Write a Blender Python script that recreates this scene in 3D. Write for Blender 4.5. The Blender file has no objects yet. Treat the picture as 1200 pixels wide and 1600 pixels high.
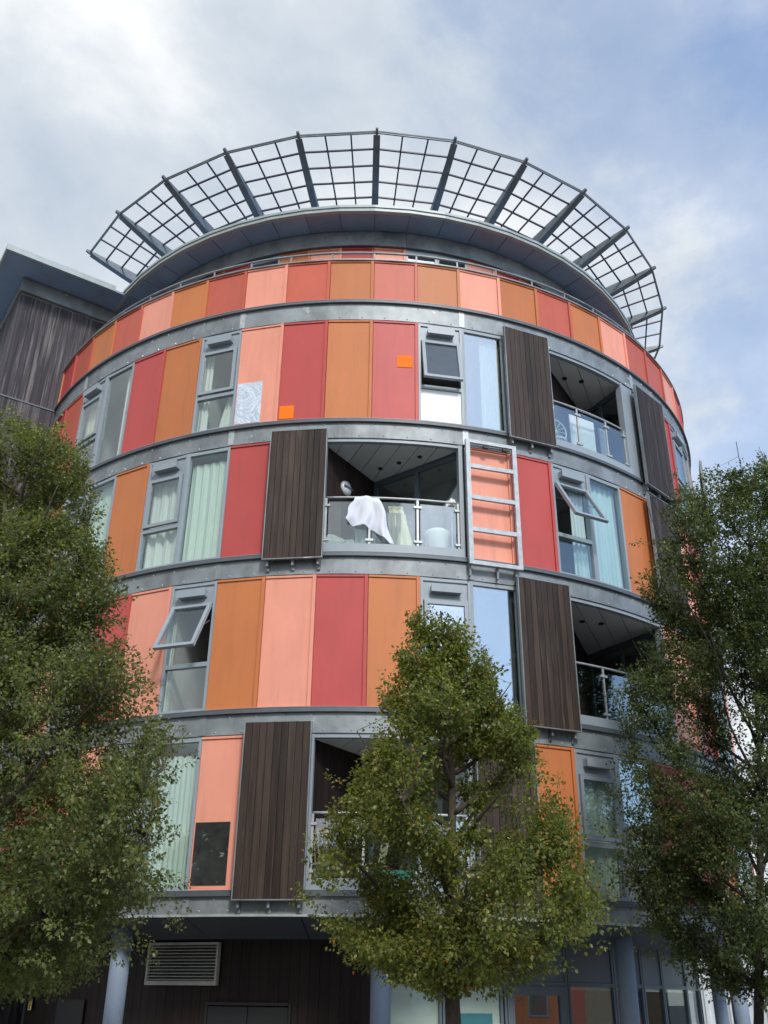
import bpy, math, random
import numpy as np
from mathutils import Vector, Matrix
random.seed(7); RNG = np.random.default_rng(11)
PI = math.pi
S = bpy.context.scene
COL = S.collection

# ------------------------------------------------------------------ camera
YAW, PITCH, ROLL = 0.0202, 0.4752, 0.0112
cyw, syw, cp, sp = math.cos(YAW), math.sin(YAW), math.cos(PITCH), math.sin(PITCH)
fw = Vector((syw*cp, cyw*cp, sp)); rt = Vector((cyw, -syw, 0)); up = rt.cross(fw)
rt2 = rt*math.cos(ROLL) + up*math.sin(ROLL); up2 = -rt*math.sin(ROLL) + up*math.cos(ROLL)
cam_d = bpy.data.cameras.new('camera'); cam = bpy.data.objects.new('camera', cam_d); COL.objects.link(cam)
mw = Matrix.Identity(4)
for i in range(3):
    mw[i][0] = rt2[i]; mw[i][1] = up2[i]; mw[i][2] = -fw[i]
mw[0][3], mw[1][3], mw[2][3] = 0.0, -24.583, 1.6
cam.matrix_world = mw
cam_d.sensor_fit = 'HORIZONTAL'; cam_d.sensor_width = 36; cam_d.lens = 36*1483.5/1200
cam_d.clip_end = 3000; cam_d.clip_start = 0.1
S.camera = cam

# ------------------------------------------------------------------ world and sun
SUN_ELEV, SUN_AZ = 40.0, 166.0      # azimuth clockwise from +Y
w = bpy.data.worlds.new('World'); S.world = w; w.use_nodes = True
nt = w.node_tree; nt.nodes.clear()
def N(nt, t, **kw):
    n = nt.nodes.new(t)
    for k, v in kw.items(): setattr(n, k, v)
    return n
def ramp(nt, stops, interp='LINEAR'):
    r = N(nt, 'ShaderNodeValToRGB'); r.color_ramp.interpolation = interp
    while len(r.color_ramp.elements) > 1: r.color_ramp.elements.remove(r.color_ramp.elements[-1])
    for i, (p, c) in enumerate(stops):
        e = r.color_ramp.elements[0] if i == 0 else r.color_ramp.elements.new(p)
        e.position = p
        e.color = (c, c, c, 1) if isinstance(c, (int, float)) else (*c, 1)
    return r
out = N(nt, 'ShaderNodeOutputWorld'); bg = N(nt, 'ShaderNodeBackground'); bg.inputs['Strength'].default_value = 0.1
sky = N(nt, 'ShaderNodeTexSky', sky_type='NISHITA'); sky.sun_disc = False
sky.sun_elevation = math.radians(SUN_ELEV); sky.sun_rotation = math.radians(SUN_AZ)
sky.air_density = 1.0; sky.dust_density = 1.2; sky.ozone_density = 1.5
tc = N(nt, 'ShaderNodeTexCoord')
sepd = N(nt, 'ShaderNodeSeparateXYZ'); nt.links.new(tc.outputs['Generated'], sepd.inputs[0])
# project directions on a flat cloud deck, so that clouds shrink towards the horizon
zc = N(nt, 'ShaderNodeMath', operation='MAXIMUM'); zc.inputs[1].default_value = 0.0; nt.links.new(sepd.outputs['Z'], zc.inputs[0])
za = N(nt, 'ShaderNodeMath', operation='ADD'); za.inputs[1].default_value = 0.35; nt.links.new(zc.outputs[0], za.inputs[0])
dv = N(nt, 'ShaderNodeVectorMath', operation='DIVIDE'); nt.links.new(tc.outputs['Generated'], dv.inputs[0])
cb = N(nt, 'ShaderNodeCombineXYZ')
for i in range(3): nt.links.new(za.outputs[0], cb.inputs[i])
nt.links.new(cb.outputs[0], dv.inputs[1])
mp = N(nt, 'ShaderNodeMapping'); mp.inputs['Location'].default_value = (3.1, 0.4, 0.0); mp.inputs['Rotation'].default_value = (0, 0, 0.5)
nt.links.new(dv.outputs[0], mp.inputs[0])
n1 = N(nt, 'ShaderNodeTexNoise'); n1.inputs['Scale'].default_value = 3.0; n1.inputs['Detail'].default_value = 9; n1.inputs['Roughness'].default_value = 0.6; n1.inputs['Distortion'].default_value = 0.25
nt.links.new(mp.outputs[0], n1.inputs['Vector'])
n2 = N(nt, 'ShaderNodeTexNoise'); n2.inputs['Scale'].default_value = 3.2; n2.inputs['Detail'].default_value = 8; n2.inputs['Roughness'].default_value = 0.55; n2.inputs['Distortion'].default_value = 0.2
nt.links.new(mp.outputs[0], n2.inputs['Vector'])
# a broad bank of cloud lies to the west (-X), clearing to the east
bx = N(nt, 'ShaderNodeMath', operation='MULTIPLY_ADD'); bx.inputs[1].default_value = -0.85; bx.inputs[2].default_value = 0.535
nt.links.new(sepd.outputs['X'], bx.inputs[0])
cov = N(nt, 'ShaderNodeMath', operation='ADD'); nt.links.new(n1.outputs['Fac'], cov.inputs[0]); nt.links.new(bx.outputs[0], cov.inputs[1])
cr = ramp(nt, [(0.28, 0.18), (0.5, 0.52), (0.72, 1.0)], 'EASE'); bz = N(nt, 'ShaderNodeMath', operation='MULTIPLY_ADD'); bz.inputs[1].default_value = -0.5; nt.links.new(sepd.outputs['Z'], bz.inputs[0]); nt.links.new(cov.outputs[0], bz.inputs[2])
by = N(nt, 'ShaderNodeMath', operation='MULTIPLY_ADD'); by.inputs[1].default_value = 0.10; nt.links.new(sepd.outputs['Y'], by.inputs[0]); nt.links.new(bz.outputs[0], by.inputs[2])
nt.links.new(by.outputs[0], cr.inputs[0])
shade = ramp(nt, [(0.34, (3.1, 3.6, 4.25)), (0.48, (4.15, 4.5, 4.9)), (0.60, (5.8, 5.95, 6.05))]); nt.links.new(n2.outputs['Fac'], shade.inputs[0])
gain = N(nt, 'ShaderNodeMix', data_type='RGBA', blend_type='MULTIPLY'); gain.inputs[0].default_value = 1.0
nt.links.new(sky.outputs[0], gain.inputs[6]); gain.inputs[7].default_value = (1.42, 1.60, 1.75, 1)
mix = N(nt, 'ShaderNodeMix', data_type='RGBA'); nt.links.new(cr.outputs[0], mix.inputs[0])
nt.links.new(gain.outputs[2], mix.inputs[6]); nt.links.new(shade.outputs[0], mix.inputs[7])
nt.links.new(mix.outputs[2], bg.inputs['Color']); nt.links.new(bg.outputs[0], out.inputs[0])

sd = bpy.data.lights.new('sun', 'SUN'); sun = bpy.data.objects.new('sun', sd); COL.objects.link(sun)
sd.energy = 1.5; sd.angle = math.radians(10); sd.color = (1.0, 0.95, 0.88)
az, el = math.radians(SUN_AZ), math.radians(SUN_ELEV)
sdir = Vector((math.sin(az)*math.cos(el), math.cos(az)*math.cos(el), math.sin(el)))
sun.rotation_euler = sdir.to_track_quat('Z', 'Y').to_euler()
S.view_settings.view_transform = 'Standard'; S.view_settings.look = 'None'
S.view_settings.gamma = 1; S.view_settings.use_curve_mapping = False
S.view_settings.exposure = 0.78
S.render.engine = 'CYCLES'
S.cycles.max_bounces = 8; S.cycles.transparent_max_bounces = 12; S.cycles.diffuse_bounces = 4; S.cycles.glossy_bounces = 4

# ------------------------------------------------------------------ materials
def newmat(name):
    m = bpy.data.materials.new(name); m.use_nodes = True
    t = m.node_tree; t.nodes.clear()
    o = N(t, 'ShaderNodeOutputMaterial'); b = N(t, 'ShaderNodeBsdfPrincipled'); t.links.new(b.outputs[0], o.inputs[0])
    return m, t, b, o
def mat(name, col, rough=0.5, metal=0.0, var=0.12, scale=3.0, stretch=(1, 1, 1), rnd=0.06, bump=0.0, dirt=None, spec=0.5, stain=None):
    """paint / metal / wood: base colour x soft noise x per-object jitter"""
    m, t, b, o = newmat(name)
    tcn = N(t, 'ShaderNodeTexCoord'); mpn = N(t, 'ShaderNodeMapping'); mpn.inputs['Scale'].default_value = stretch
    src = tcn.outputs['Object']
    oi = N(t, 'ShaderNodeObjectInfo')
    addv = N(t, 'ShaderNodeVectorMath', operation='ADD'); t.links.new(src, addv.inputs[0])
    sc = N(t, 'ShaderNodeVectorMath', operation='SCALE'); sc.inputs['Scale'].default_value = 37.0
    cmb = N(t, 'ShaderNodeCombineXYZ')
    for i in range(3): t.links.new(oi.outputs['Random'], cmb.inputs[i])
    t.links.new(cmb.outputs[0], sc.inputs[0]); t.links.new(sc.outputs[0], addv.inputs[1])
    t.links.new(addv.outputs[0], mpn.inputs[0])
    nz = N(t, 'ShaderNodeTexNoise'); nz.inputs['Scale'].default_value = scale; nz.inputs['Detail'].default_value = 6; nz.inputs['Roughness'].default_value = 0.6
    t.links.new(mpn.outputs[0], nz.inputs['Vector'])
    r = ramp(t, [(0.28, 1 - var), (0.72, 1 + var)]); t.links.new(nz.outputs['Fac'], r.inputs[0])
    mj = N(t, 'ShaderNodeMath', operation='MULTIPLY_ADD'); mj.inputs[1].default_value = 2*rnd; mj.inputs[2].default_value = 1 - rnd
    t.links.new(oi.outputs['Random'], mj.inputs[0])
    m1 = N(t, 'ShaderNodeMix', data_type='RGBA', blend_type='MULTIPLY'); m1.inputs[0].default_value = 1
    m1.inputs[6].default_value = (*col, 1); t.links.new(r.outputs[0], m1.inputs[7])
    m2 = N(t, 'ShaderNodeMix', data_type='RGBA', blend_type='MULTIPLY'); m2.inputs[0].default_value = 1
    t.links.new(m1.outputs[2], m2.inputs[6]); t.links.new(mj.outputs[0], m2.inputs[7])
    last = m2.outputs[2]
    if dirt:
        dcol, lo, hi, dsc, dst = dirt
        mq = N(t, 'ShaderNodeMapping'); mq.inputs['Scale'].default_value = dst; t.links.new(addv.outputs[0], mq.inputs[0])
        nd = N(t, 'ShaderNodeTexNoise'); nd.inputs['Scale'].default_value = dsc; nd.inputs['Detail'].default_value = 5; nd.inputs['Roughness'].default_value = 0.65
        t.links.new(mq.outputs[0], nd.inputs['Vector'])
        rd = ramp(t, [(lo, 0.0), (hi, 1.0)]); t.links.new(nd.outputs['Fac'], rd.inputs[0])
        m3 = N(t, 'ShaderNodeMix', data_type='RGBA'); t.links.new(rd.outputs[0], m3.inputs[0]); t.links.new(last, m3.inputs[6]); m3.inputs[7].default_value = (*dcol, 1)
        last = m3.outputs[2]
    if stain:
        scol, lo, hi, dsc, dst = stain
        mq = N(t, 'ShaderNodeMapping'); mq.inputs['Scale'].default_value = dst; mq.inputs['Location'].default_value = (5, 3, 1); t.links.new(addv.outputs[0], mq.inputs[0])
        nd = N(t, 'ShaderNodeTexNoise'); nd.inputs['Scale'].default_value = dsc; nd.inputs['Detail'].default_value = 6; nd.inputs['Roughness'].default_value = 0.6
        t.links.new(mq.outputs[0], nd.inputs['Vector'])
        rd = ramp(t, [(lo, 0.0), (hi, 1.0)]); t.links.new(nd.outputs['Fac'], rd.inputs[0])
        m4 = N(t, 'ShaderNodeMix', data_type='RGBA'); t.links.new(rd.outputs[0], m4.inputs[0]); t.links.new(last, m4.inputs[6]); m4.inputs[7].default_value = (*scol, 1)
        last = m4.outputs[2]
    t.links.new(last, b.inputs['Base Color'])
    b.inputs['Roughness'].default_value = rough; b.inputs['Metallic'].default_value = metal
    b.inputs['Specular IOR Level'].default_value = spec
    if bump:
        bp = N(t, 'ShaderNodeBump'); bp.inputs['Strength'].default_value = bump; bp.inputs['Distance'].default_value = 0.01
        t.links.new(nz.outputs['Fac'], bp.inputs['Height']); t.links.new(bp.outputs[0], b.inputs['Normal'])
    return m
M = {}
pd = lambda c: (tuple(x*0.70+0.02 for x in c), 0.50, 0.95, 1.3, (3.2, 3.2, 0.35))
PINK, RED, ORA, TERRA = (0.75, 0.31, 0.22), (0.47, 0.082, 0.076), (0.51, 0.175, 0.065), (0.50, 0.115, 0.075)
for n, c in dict(pink=PINK, red=RED, orange=ORA, terra=TERRA).items():
    M[n] = mat(n+'_panel_paint', c, 0.46, 0, 0.07, 1.3, (1, 1, 0.6), 0.08, 0.0, pd(c), spec=0.22)
M['patch'] = mat('bright_orange_film', (0.88, 0.19, 0.012), 0.65, 0, 0.05, rnd=0, spec=0.15)
M['galv'] = mat('galvanised_steel', (0.235, 0.262, 0.275), 0.5, 0.25, 0.25, 2.2, rnd=0.08, bump=0.15, dirt=((0.12, 0.13, 0.14), 0.48, 0.72, 1.6, (1, 1, 0.6)), stain=((0.62, 0.64, 0.64), 0.66, 0.74, 1.8, (1, 1, 1.4)))
M['galv_light'] = mat('light_galvanised_steel', (0.40, 0.43, 0.44), 0.4, 0.25, 0.2, 9.0, rnd=0.04, bump=0.1)
M['galv_dark'] = mat('dark_steel_and_sill_shade', (0.10, 0.115, 0.13), 0.5, 0.2, 0.12, 4.0)  # dark steel; on the sill flange its tone paints in the shade
M['frame'] = mat('grey_window_frame_paint', (0.27, 0.315, 0.35), 0.42, 0, 0.05, 3, rnd=0.05, dirt=((0.15, 0.17, 0.19), 0.6, 0.9, 5, (1, 1, .3)))
M['frame_dark'] = mat('dark_grey_frame_paint', (0.105, 0.135, 0.16), 0.42, 0, 0.06, 3)
M['soffit'] = mat('dark_soffit_panel', (0.20, 0.30, 0.44), 0.5, 0, 0.10, 1.0, rnd=0.12, dirt=((0.21, 0.20, 0.25), 0.55, 0.8, 1.5, (1, 1, 1)))
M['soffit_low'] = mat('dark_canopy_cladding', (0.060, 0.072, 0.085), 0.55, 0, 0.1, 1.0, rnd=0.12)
M['fascia'] = mat('pale_eave_fascia', (0.33, 0.38, 0.38), 0.45, 0.1, 0.12, 4)
M['fin'] = mat('sunshade_steel', (0.14, 0.165, 0.18), 0.5, 0.2, 0.18, 2.5, rnd=0.05, dirt=((0.22, 0.24, 0.24), 0.5, 0.75, 3, (1, 1, 1)))
M['rail_dark'] = mat('dark_sunshade_rail', (0.055, 0.05, 0.07), 0.5, 0.1, 0.1, 3)
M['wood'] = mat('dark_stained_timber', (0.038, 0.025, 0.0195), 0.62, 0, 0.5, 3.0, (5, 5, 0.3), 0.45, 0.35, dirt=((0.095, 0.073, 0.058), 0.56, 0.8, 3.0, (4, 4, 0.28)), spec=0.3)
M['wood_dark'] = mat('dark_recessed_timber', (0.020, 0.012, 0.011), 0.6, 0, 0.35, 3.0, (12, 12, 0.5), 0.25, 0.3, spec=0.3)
M['wood_grey'] = mat('weathered_timber', (0.058, 0.054, 0.062), 0.75, 0, 0.5, 2.6, (5, 5, 0.2), 0.40, 0.4, dirt=((0.26, 0.24, 0.235), 0.52, 0.74, 2.4, (3.5, 3.5, 0.16)), spec=0.25)
M['ceil'] = mat('grey_balcony_ceiling_board', (0.62, 0.64, 0.65), 0.6, 0, 0.05, 3, rnd=0.06)
M['slab'] = mat('concrete_slab', (0.38, 0.37, 0.36), 0.8, 0, 0.1, 3)
M['room'] = mat('grey_room_plaster', (0.40, 0.39, 0.37), 0.8, 0, 0.05, 3)
M['column'] = mat('blue_grey_column_paint', (0.215, 0.275, 0.365), 0.7, 0, 0.07, 2, dirt=((0.17, 0.20, 0.24), 0.58, 0.85, 3, (2, 2, .6)))
M['hatch'] = mat('dark_hatch_paint', (0.012, 0.013, 0.015), 0.6)
M['louvre'] = mat('beige_louvre_metal', (0.42, 0.41, 0.38), 0.45, 0.1, 0.1, 5)
M['white'] = mat('white_paint', (0.78, 0.78, 0.76), 0.5, 0, 0.04, 5)
M['blind'] = mat('pale_blind_film', (0.76, 0.79, 0.76), 0.35, 0, 0.06, 1.2)
M['teal'] = mat('teal_paint', (0.05, 0.22, 0.28), 0.5)
M['tealbox'] = mat('teal_plastic', (0.10, 0.42, 0.36), 0.4)
M['black'] = mat('black_rubber', (0.015, 0.015, 0.018), 0.5)
M['lamp'] = mat('opal_lamp_glass', (0.55, 0.58, 0.6), 0.25)
M['pine'] = mat('pale_pine', (0.55, 0.47, 0.33), 0.55, 0, 0.12, 5, (6, 6, 1))
M['yellow'] = mat('yellow_plastic', (0.80, 0.58, 0.05), 0.5)
M['cream'] = mat('cream_cloth', (0.75, 0.68, 0.40), 0.8)
M['ybag'] = mat('sign_white', (0.75, 0.76, 0.7), 0.5)
M['rustred'] = mat('dark_red_cloth', (0.22, 0.03, 0.03), 0.9)
M['bluep'] = mat('blue_plastic', (0.08, 0.2, 0.5), 0.4)
M['paving'] = mat('concrete_paving', (0.26, 0.25, 0.235), 0.85, 0, 0.15, 0.8, bump=0.2)
M['asphalt'] = mat('asphalt', (0.05, 0.05, 0.052), 0.9, 0, 0.2, 2, bump=0.3)
M['farwall'] = mat('pale_ribbed_cladding', (0.62, 0.66, 0.68), 0.6)
M['bark'] = mat('grey_brown_bark', (0.075, 0.062, 0.048), 0.9, 0, 0.35, 9, (3, 3, 1), 0.1, 0.8, spec=0.2)
M['bark_dark'] = mat('dark_bark', (0.035, 0.03, 0.027), 0.9, 0, 0.3, 9, (3, 3, 1), 0.1, 0.6, spec=0.2)

def glass(name, tint, refl, rough=0.0, wob=0.0):
    m = bpy.data.materials.new(name); m.use_nodes = True; t = m.node_tree; t.nodes.clear()
    o = N(t, 'ShaderNodeOutputMaterial'); tr = N(t, 'ShaderNodeBsdfTransparent'); tr.inputs[0].default_value = (*tint, 1)
    gl = N(t, 'ShaderNodeBsdfGlossy'); gl.inputs['Roughness'].default_value = rough; gl.inputs[0].default_value = (0.92, 0.96, 1.0, 1)
    lw = N(t, 'ShaderNodeLayerWeight'); lw.inputs[0].default_value = 0.5
    fr = N(t, 'ShaderNodeMath', operation='POWER'); fr.inputs[1].default_value = 5.0; t.links.new(lw.outputs['Facing'], fr.inputs[0])
    ma = N(t, 'ShaderNodeMath', operation='MULTIPLY_ADD', use_clamp=True); ma.inputs[1].default_value = 0.7; ma.inputs[2].default_value = refl
    t.links.new(fr.outputs[0], ma.inputs[0]); mx = N(t, 'ShaderNodeMixShader'); t.links.new(ma.outputs[0], mx.inputs[0])
    t.links.new(tr.outputs[0], mx.inputs[1]); t.links.new(gl.outputs[0], mx.inputs[2]); t.links.new(mx.outputs[0], o.inputs[0])
    if wob:
        tcn = N(t, 'ShaderNodeTexCoord'); nz = N(t, 'ShaderNodeTexNoise'); nz.inputs['Scale'].default_value = 1.6; nz.inputs['Detail'].default_value = 2
        t.links.new(tcn.outputs['Object'], nz.inputs['Vector'])
        bp = N(t, 'ShaderNodeBump'); bp.inputs['Strength'].default_value = wob; bp.inputs['Distance'].default_value = 0.02
        t.links.new(nz.outputs['Fac'], bp.inputs['Height']); t.links.new(bp.outputs[0], gl.inputs['Normal'])
    return m
M['glass'] = glass('window_glass', (0.91, 0.955, 0.94), 0.09, 0, 0.012)
M['glass_refl'] = glass('coated_window_glass', (0.82, 0.88, 0.88), 0.26, 0, 0.012)
M['glass_bal'] = glass('balustrade_glass', (0.90, 0.95, 0.93), 0.15, 0.02, 0.02)
def mirror(name, col, rough, bumpd):
    m, t, b, o = newmat(name); b.inputs['Base Color'].default_value = (*col, 1); b.inputs['Metallic'].default_value = 1; b.inputs['Roughness'].default_value = rough
    tcn = N(t, 'ShaderNodeTexCoord'); nz = N(t, 'ShaderNodeTexNoise'); nz.inputs['Scale'].default_value = 2.2; nz.inputs['Detail'].default_value = 3; nz.inputs['Distortion'].default_value = 1.0
    t.links.new(tcn.outputs['Object'], nz.inputs['Vector']); bp = N(t, 'ShaderNodeBump'); bp.inputs['Strength'].default_value = 0.5; bp.inputs['Distance'].default_value = bumpd
    t.links.new(nz.outputs['Fac'], bp.inputs['Height']); t.links.new(bp.outputs[0], b.inputs['Normal']); return m
M['mirror'] = mirror('polished_metal_sheet', (0.82, 0.88, 0.95), 0.02, 0.09)
M['mirror_dark'] = mat('dull_dark_sheet', (0.13, 0.14, 0.14), 0.12, 0.75, 0.4, 5, rnd=0, bump=0.2, stain=((0.75, 0.76, 0.74), 0.64, 0.68, 5.0, (1, 1, 1.6)))
def cloth(name, col, trans=0.4, fold=True):
    m, t, b, o = newmat(name); b.inputs['Base Color'].default_value = (*col, 1); b.inputs['Roughness'].default_value = 0.9
    tl = N(t, 'ShaderNodeBsdfTranslucent'); tl.inputs[0].default_value = (*col, 1)
    mx = N(t, 'ShaderNodeMixShader'); mx.inputs[0].default_value = trans
    t.links.new(b.outputs[0], mx.inputs[1]); t.links.new(tl.outputs[0], mx.inputs[2]); t.links.new(mx.outputs[0], o.inputs[0]); return m
M['curtain'] = cloth('pale_green_curtain', (0.70, 0.78, 0.70), 0.12)
M['curtain_white'] = cloth('white_curtain', (0.78, 0.79, 0.74), 0.12)
M['curtain_blue'] = cloth('pale_blue_curtain', (0.60, 0.74, 0.78), 0.12)
M['curtain_cream'] = cloth('cream_curtain', (0.66, 0.66, 0.48), 0.12)
M['towel'] = cloth('white_towel', (0.82, 0.84, 0.92), 0.2)
M['bag'] = cloth('plastic_bag', (0.72, 0.80, 0.78), 0.5)

def leafmat(name, stops, trans=0.5):
    m, t, b, o = newmat(name)
    at = N(t, 'ShaderNodeAttribute', attribute_name='tone'); r = ramp(t, stops); t.links.new(at.outputs['Fac'], r.inputs[0])
    t.links.new(r.outputs[0], b.inputs['Base Color']); b.inputs['Roughness'].default_value = 0.36; b.inputs['Specular IOR Level'].default_value = 0.5
    g = N(t, 'ShaderNodeMix', data_type='RGBA', blend_type='MULTIPLY'); g.inputs[0].default_value = 1; t.links.new(r.outputs[0], g.inputs[6]); g.inputs[7].default_value = (1.95, 2.1, 1.05, 1)
    tl = N(t, 'ShaderNodeBsdfTranslucent'); t.links.new(g.outputs[2], tl.inputs[0])
    mx = N(t, 'ShaderNodeMixShader'); mx.inputs[0].default_value = trans
    t.links.new(b.outputs[0], mx.inputs[1]); t.links.new(tl.outputs[0], mx.inputs[2]); t.links.new(mx.outputs[0], o.inputs[0]); return m
M['leaf_mid'] = leafmat('yellow_green_leaf', [(0, (0.052, 0.068, 0.016)), (0.45, (0.135, 0.155, 0.036)), (0.9, (0.30, 0.29, 0.085)), (0.965, (0.26, 0.22, 0.04)), (0.985, (0.35, 0.12, 0.02)), (1.0, (0.45, 0.13, 0.03))])
M['leaf_left'] = leafmat('green_leaf', [(0, (0.050, 0.068, 0.028)), (0.5, (0.135, 0.155, 0.055)), (0.93, (0.27, 0.28, 0.095)), (0.99, (0.15, 0.13, 0.04)), (1.0, (0.38, 0.14, 0.03))])
M['leaf_right'] = leafmat('dark_green_leaf', [(0, (0.034, 0.050, 0.024)), (0.5, (0.085, 0.110, 0.042)), (0.95, (0.18, 0.20, 0.062)), (1.0, (0.15, 0.13, 0.03))])

# ------------------------------------------------------------------ mesh helpers
class MB:
    def __init__(s): s.v = []; s.f = []
    def add(s, vs, fs):
        o = len(s.v); s.v += [tuple(p) for p in vs]; s.f += [tuple(i+o for i in f) for f in fs]; return s
    def hexa(s, p):   # p: 8 points, bottom ring 0-3 (ccw from above), top ring 4-7
        return s.add(p, [(0, 3, 2, 1), (4, 5, 6, 7), (0, 1, 5, 4), (1, 2, 6, 5), (2, 3, 7, 6), (3, 0, 4, 7)])
    def box(s, x0, x1, y0, y1, z0, z1):
        return s.hexa([(x0, y0, z0), (x1, y0, z0), (x1, y1, z0), (x0, y1, z0), (x0, y0, z1), (x1, y0, z1), (x1, y1, z1), (x0, y1, z1)])
    def quad(s, a, b, c, d): return s.add([a, b, c, d], [(0, 1, 2, 3)])
    def arc(s, a0, a1, r0, r1, z0, z1, n=None, z0b=None, z1b=None):
        """solid between radii r0<r1, angles (rad, 0 faces the camera); z0b/z1b = heights at r0"""
        if n is None: n = max(1, int(math.ceil((a1-a0)/0.035)))
        z0b = z0 if z0b is None else z0b; z1b = z1 if z1b is None else z1b
        vs = []
        for i in range(n+1):
            a = a0+(a1-a0)*i/n; sn, c = math.sin(a), -math.cos(a)
            vs += [(r1*sn, r1*c, z0), (r1*sn, r1*c, z1), (r0*sn, r0*c, z1b), (r0*sn, r0*c, z0b)]
        fs = []
        for i in range(n):
            b = 4*i; t = b+4
            fs += [(b, t, t+1, b+1), (b+1, t+1, t+2, b+2), (b+2, t+2, t+3, b+3), (b+3, t+3, t, b)]
        fs += [(0, 1, 2, 3), (4*n+3, 4*n+2, 4*n+1, 4*n)]
        return s.add(vs, fs)
    def tube(s, pts, r, n=8, cap=True):
        pts = [Vector(p) for p in pts]; rr = [float(q) for q in r] if isinstance(r, (list, tuple)) else [float(r)]*len(pts)
        vs = []; prev = None
        for i, p in enumerate(pts):
            d = (pts[min(i+1, len(pts)-1)]-pts[max(i-1, 0)]).normalized()
            if prev is None: u = d.orthogonal().normalized()
            else: u = (prev-d*prev.dot(d)).normalized()
            prev = u; v = d.cross(u)
            vs += [tuple(p+rr[i]*(u*math.cos(2*PI*k/n)+v*math.sin(2*PI*k/n))) for k in range(n)]
        fs = [(i*n+k, i*n+(k+1) % n, (i+1)*n+(k+1) % n, (i+1)*n+k) for i in range(len(pts)-1) for k in range(n)]
        if cap: fs += [tuple(range(n-1, -1, -1)), tuple((len(pts)-1)*n+k for k in range(n))]
        return s.add(vs, fs)
    def bar(s, p, q, wd, ht, upv=(0, 0, 1)):
        p, q, u = Vector(p), Vector(q), Vector(upv); d = (q-p).normalized(); sd_ = d.cross(u).normalized(); u = sd_.cross(d)
        a, b = sd_*wd/2, u*ht/2
        return s.hexa([p-a-b, p+a-b, q+a-b, q-a-b, p-a+b, p+a+b, q+a+b, q-a+b])
    def prism(s, poly, z0, z1):
        n = len(poly); vs = [(x, y, z0) for x, y in poly]+[(x, y, z1) for x, y in poly]
        return s.add(vs, [tuple(range(n-1, -1, -1)), tuple(range(n, 2*n))]+[(i, (i+1) % n, n+(i+1) % n, n+i) for i in range(n)])
    def lathe(s, prof, cx=0, cy=0, n=20):
        vs = [(cx+r*math.cos(2*PI*k/n), cy+r*math.sin(2*PI*k/n), z) for r, z in prof for k in range(n)]
        fs = [(i*n+k, i*n+(k+1) % n, (i+1)*n+(k+1) % n, (i+1)*n+k) for i in range(len(prof)-1) for k in range(n)]
        fs += [tuple(range(n-1, -1, -1)), tuple((len(prof)-1)*n+k for k in range(n))]
        return s.add(vs, fs)
    def mesh(s, name, material, smooth=False):
        me = bpy.data.meshes.new(name); me.from_pydata(s.v, [], s.f); me.materials.append(M[material] if isinstance(material, str) else material)
        if smooth:
            for p in me.polygons: p.use_smooth = True
        me.update(); return me
    def build(s, name, material, parent=None, loc=(0, 0, 0), rz=0.0, smooth=False):
        return place(name, s.mesh(name, material, smooth), parent, loc, rz)
def place(name, me, parent=None, loc=(0, 0, 0), rz=0.0):
    o = bpy.data.objects.new(name, me); COL.objects.link(o); o.location = loc; o.rotation_euler = (0, 0, rz)
    if parent is not None: o.parent = parent
    return o
def empty(name, loc=(0, 0, 0), rz=0.0, parent=None):
    return place(name, None, parent, loc, rz)
def tag(o, label=None, cat=None, group=None, kind=None):
    if label: o['label'] = label
    if cat: o['category'] = cat
    if group: o['group'] = group
    if kind: o['kind'] = kind
    return o

# ------------------------------------------------------------------ setting
MB().box(-900, 900, -900, 900, -0.3, 0.0).build('ground', 'asphalt')['kind'] = 'structure'
pv = MB().box(-40, 40, -27, 14, 0.004, 0.12).build('pavement', 'paving'); pv['kind'] = 'structure'
pv2 = MB().box(-40, 40, -44, -35, 0.004, 0.12).build('pavement', 'paving'); pv2['kind'] = 'structure'

# ------------------------------------------------------------------ the round building
R0 = 9.0; PH0, DPH = 0.0057, 0.1027
ang = lambda k: PH0+k*DPH
def pt(a, r, z): return (r*math.sin(a), -r*math.cos(a), z)
FL = {1: (3.10, 5.50), 2: (5.95, 8.35), 3: (8.79, 11.19), 4: (11.64, 14.04)}
B = empty('apartment_building'); tag(B, 'round apartment block with red, orange and pink panels under a steel lattice sunshade', 'building')
CH = R0*math.cos(DPH/2); W = 2*R0*math.sin(DPH/2)          # chord radius and width of one module
def cell_tf(k, r=CH): a = ang(k+0.5); return pt(a, r, 0), a

_pcache = {}
def panel_mesh(colr, H, kind='wall'):
    key = (colr, H)
    if key in _pcache: return _pcache[key]
    m = MB(); h = W/2; st = 0.07
    m.box(-h+0.004, h-st, -0.004, 0.06, 0.03, H-0.045)                 # recessed face
    m.box(h-st+0.004, h-0.004, -0.034, 0.06, 0.0, H)                   # cover strip at its right
    m.box(-h+0.002, h-st, -0.026, 0.055, H-0.040, H)                   # head strip
    m.box(-h+0.002, h-st, -0.022, 0.055, 0.0, 0.026)                   # foot strip
    _pcache[key] = m.mesh('facade_panel', colr); return _pcache[key]
def panel(k, z0, z1, colr, r=CH):
    me = panel_mesh(colr, round(z1-z0, 3)); (x, y, _), a = cell_tf(k, r)
    return place('facade_panel', me, B, (x, y, z0), a)

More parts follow.
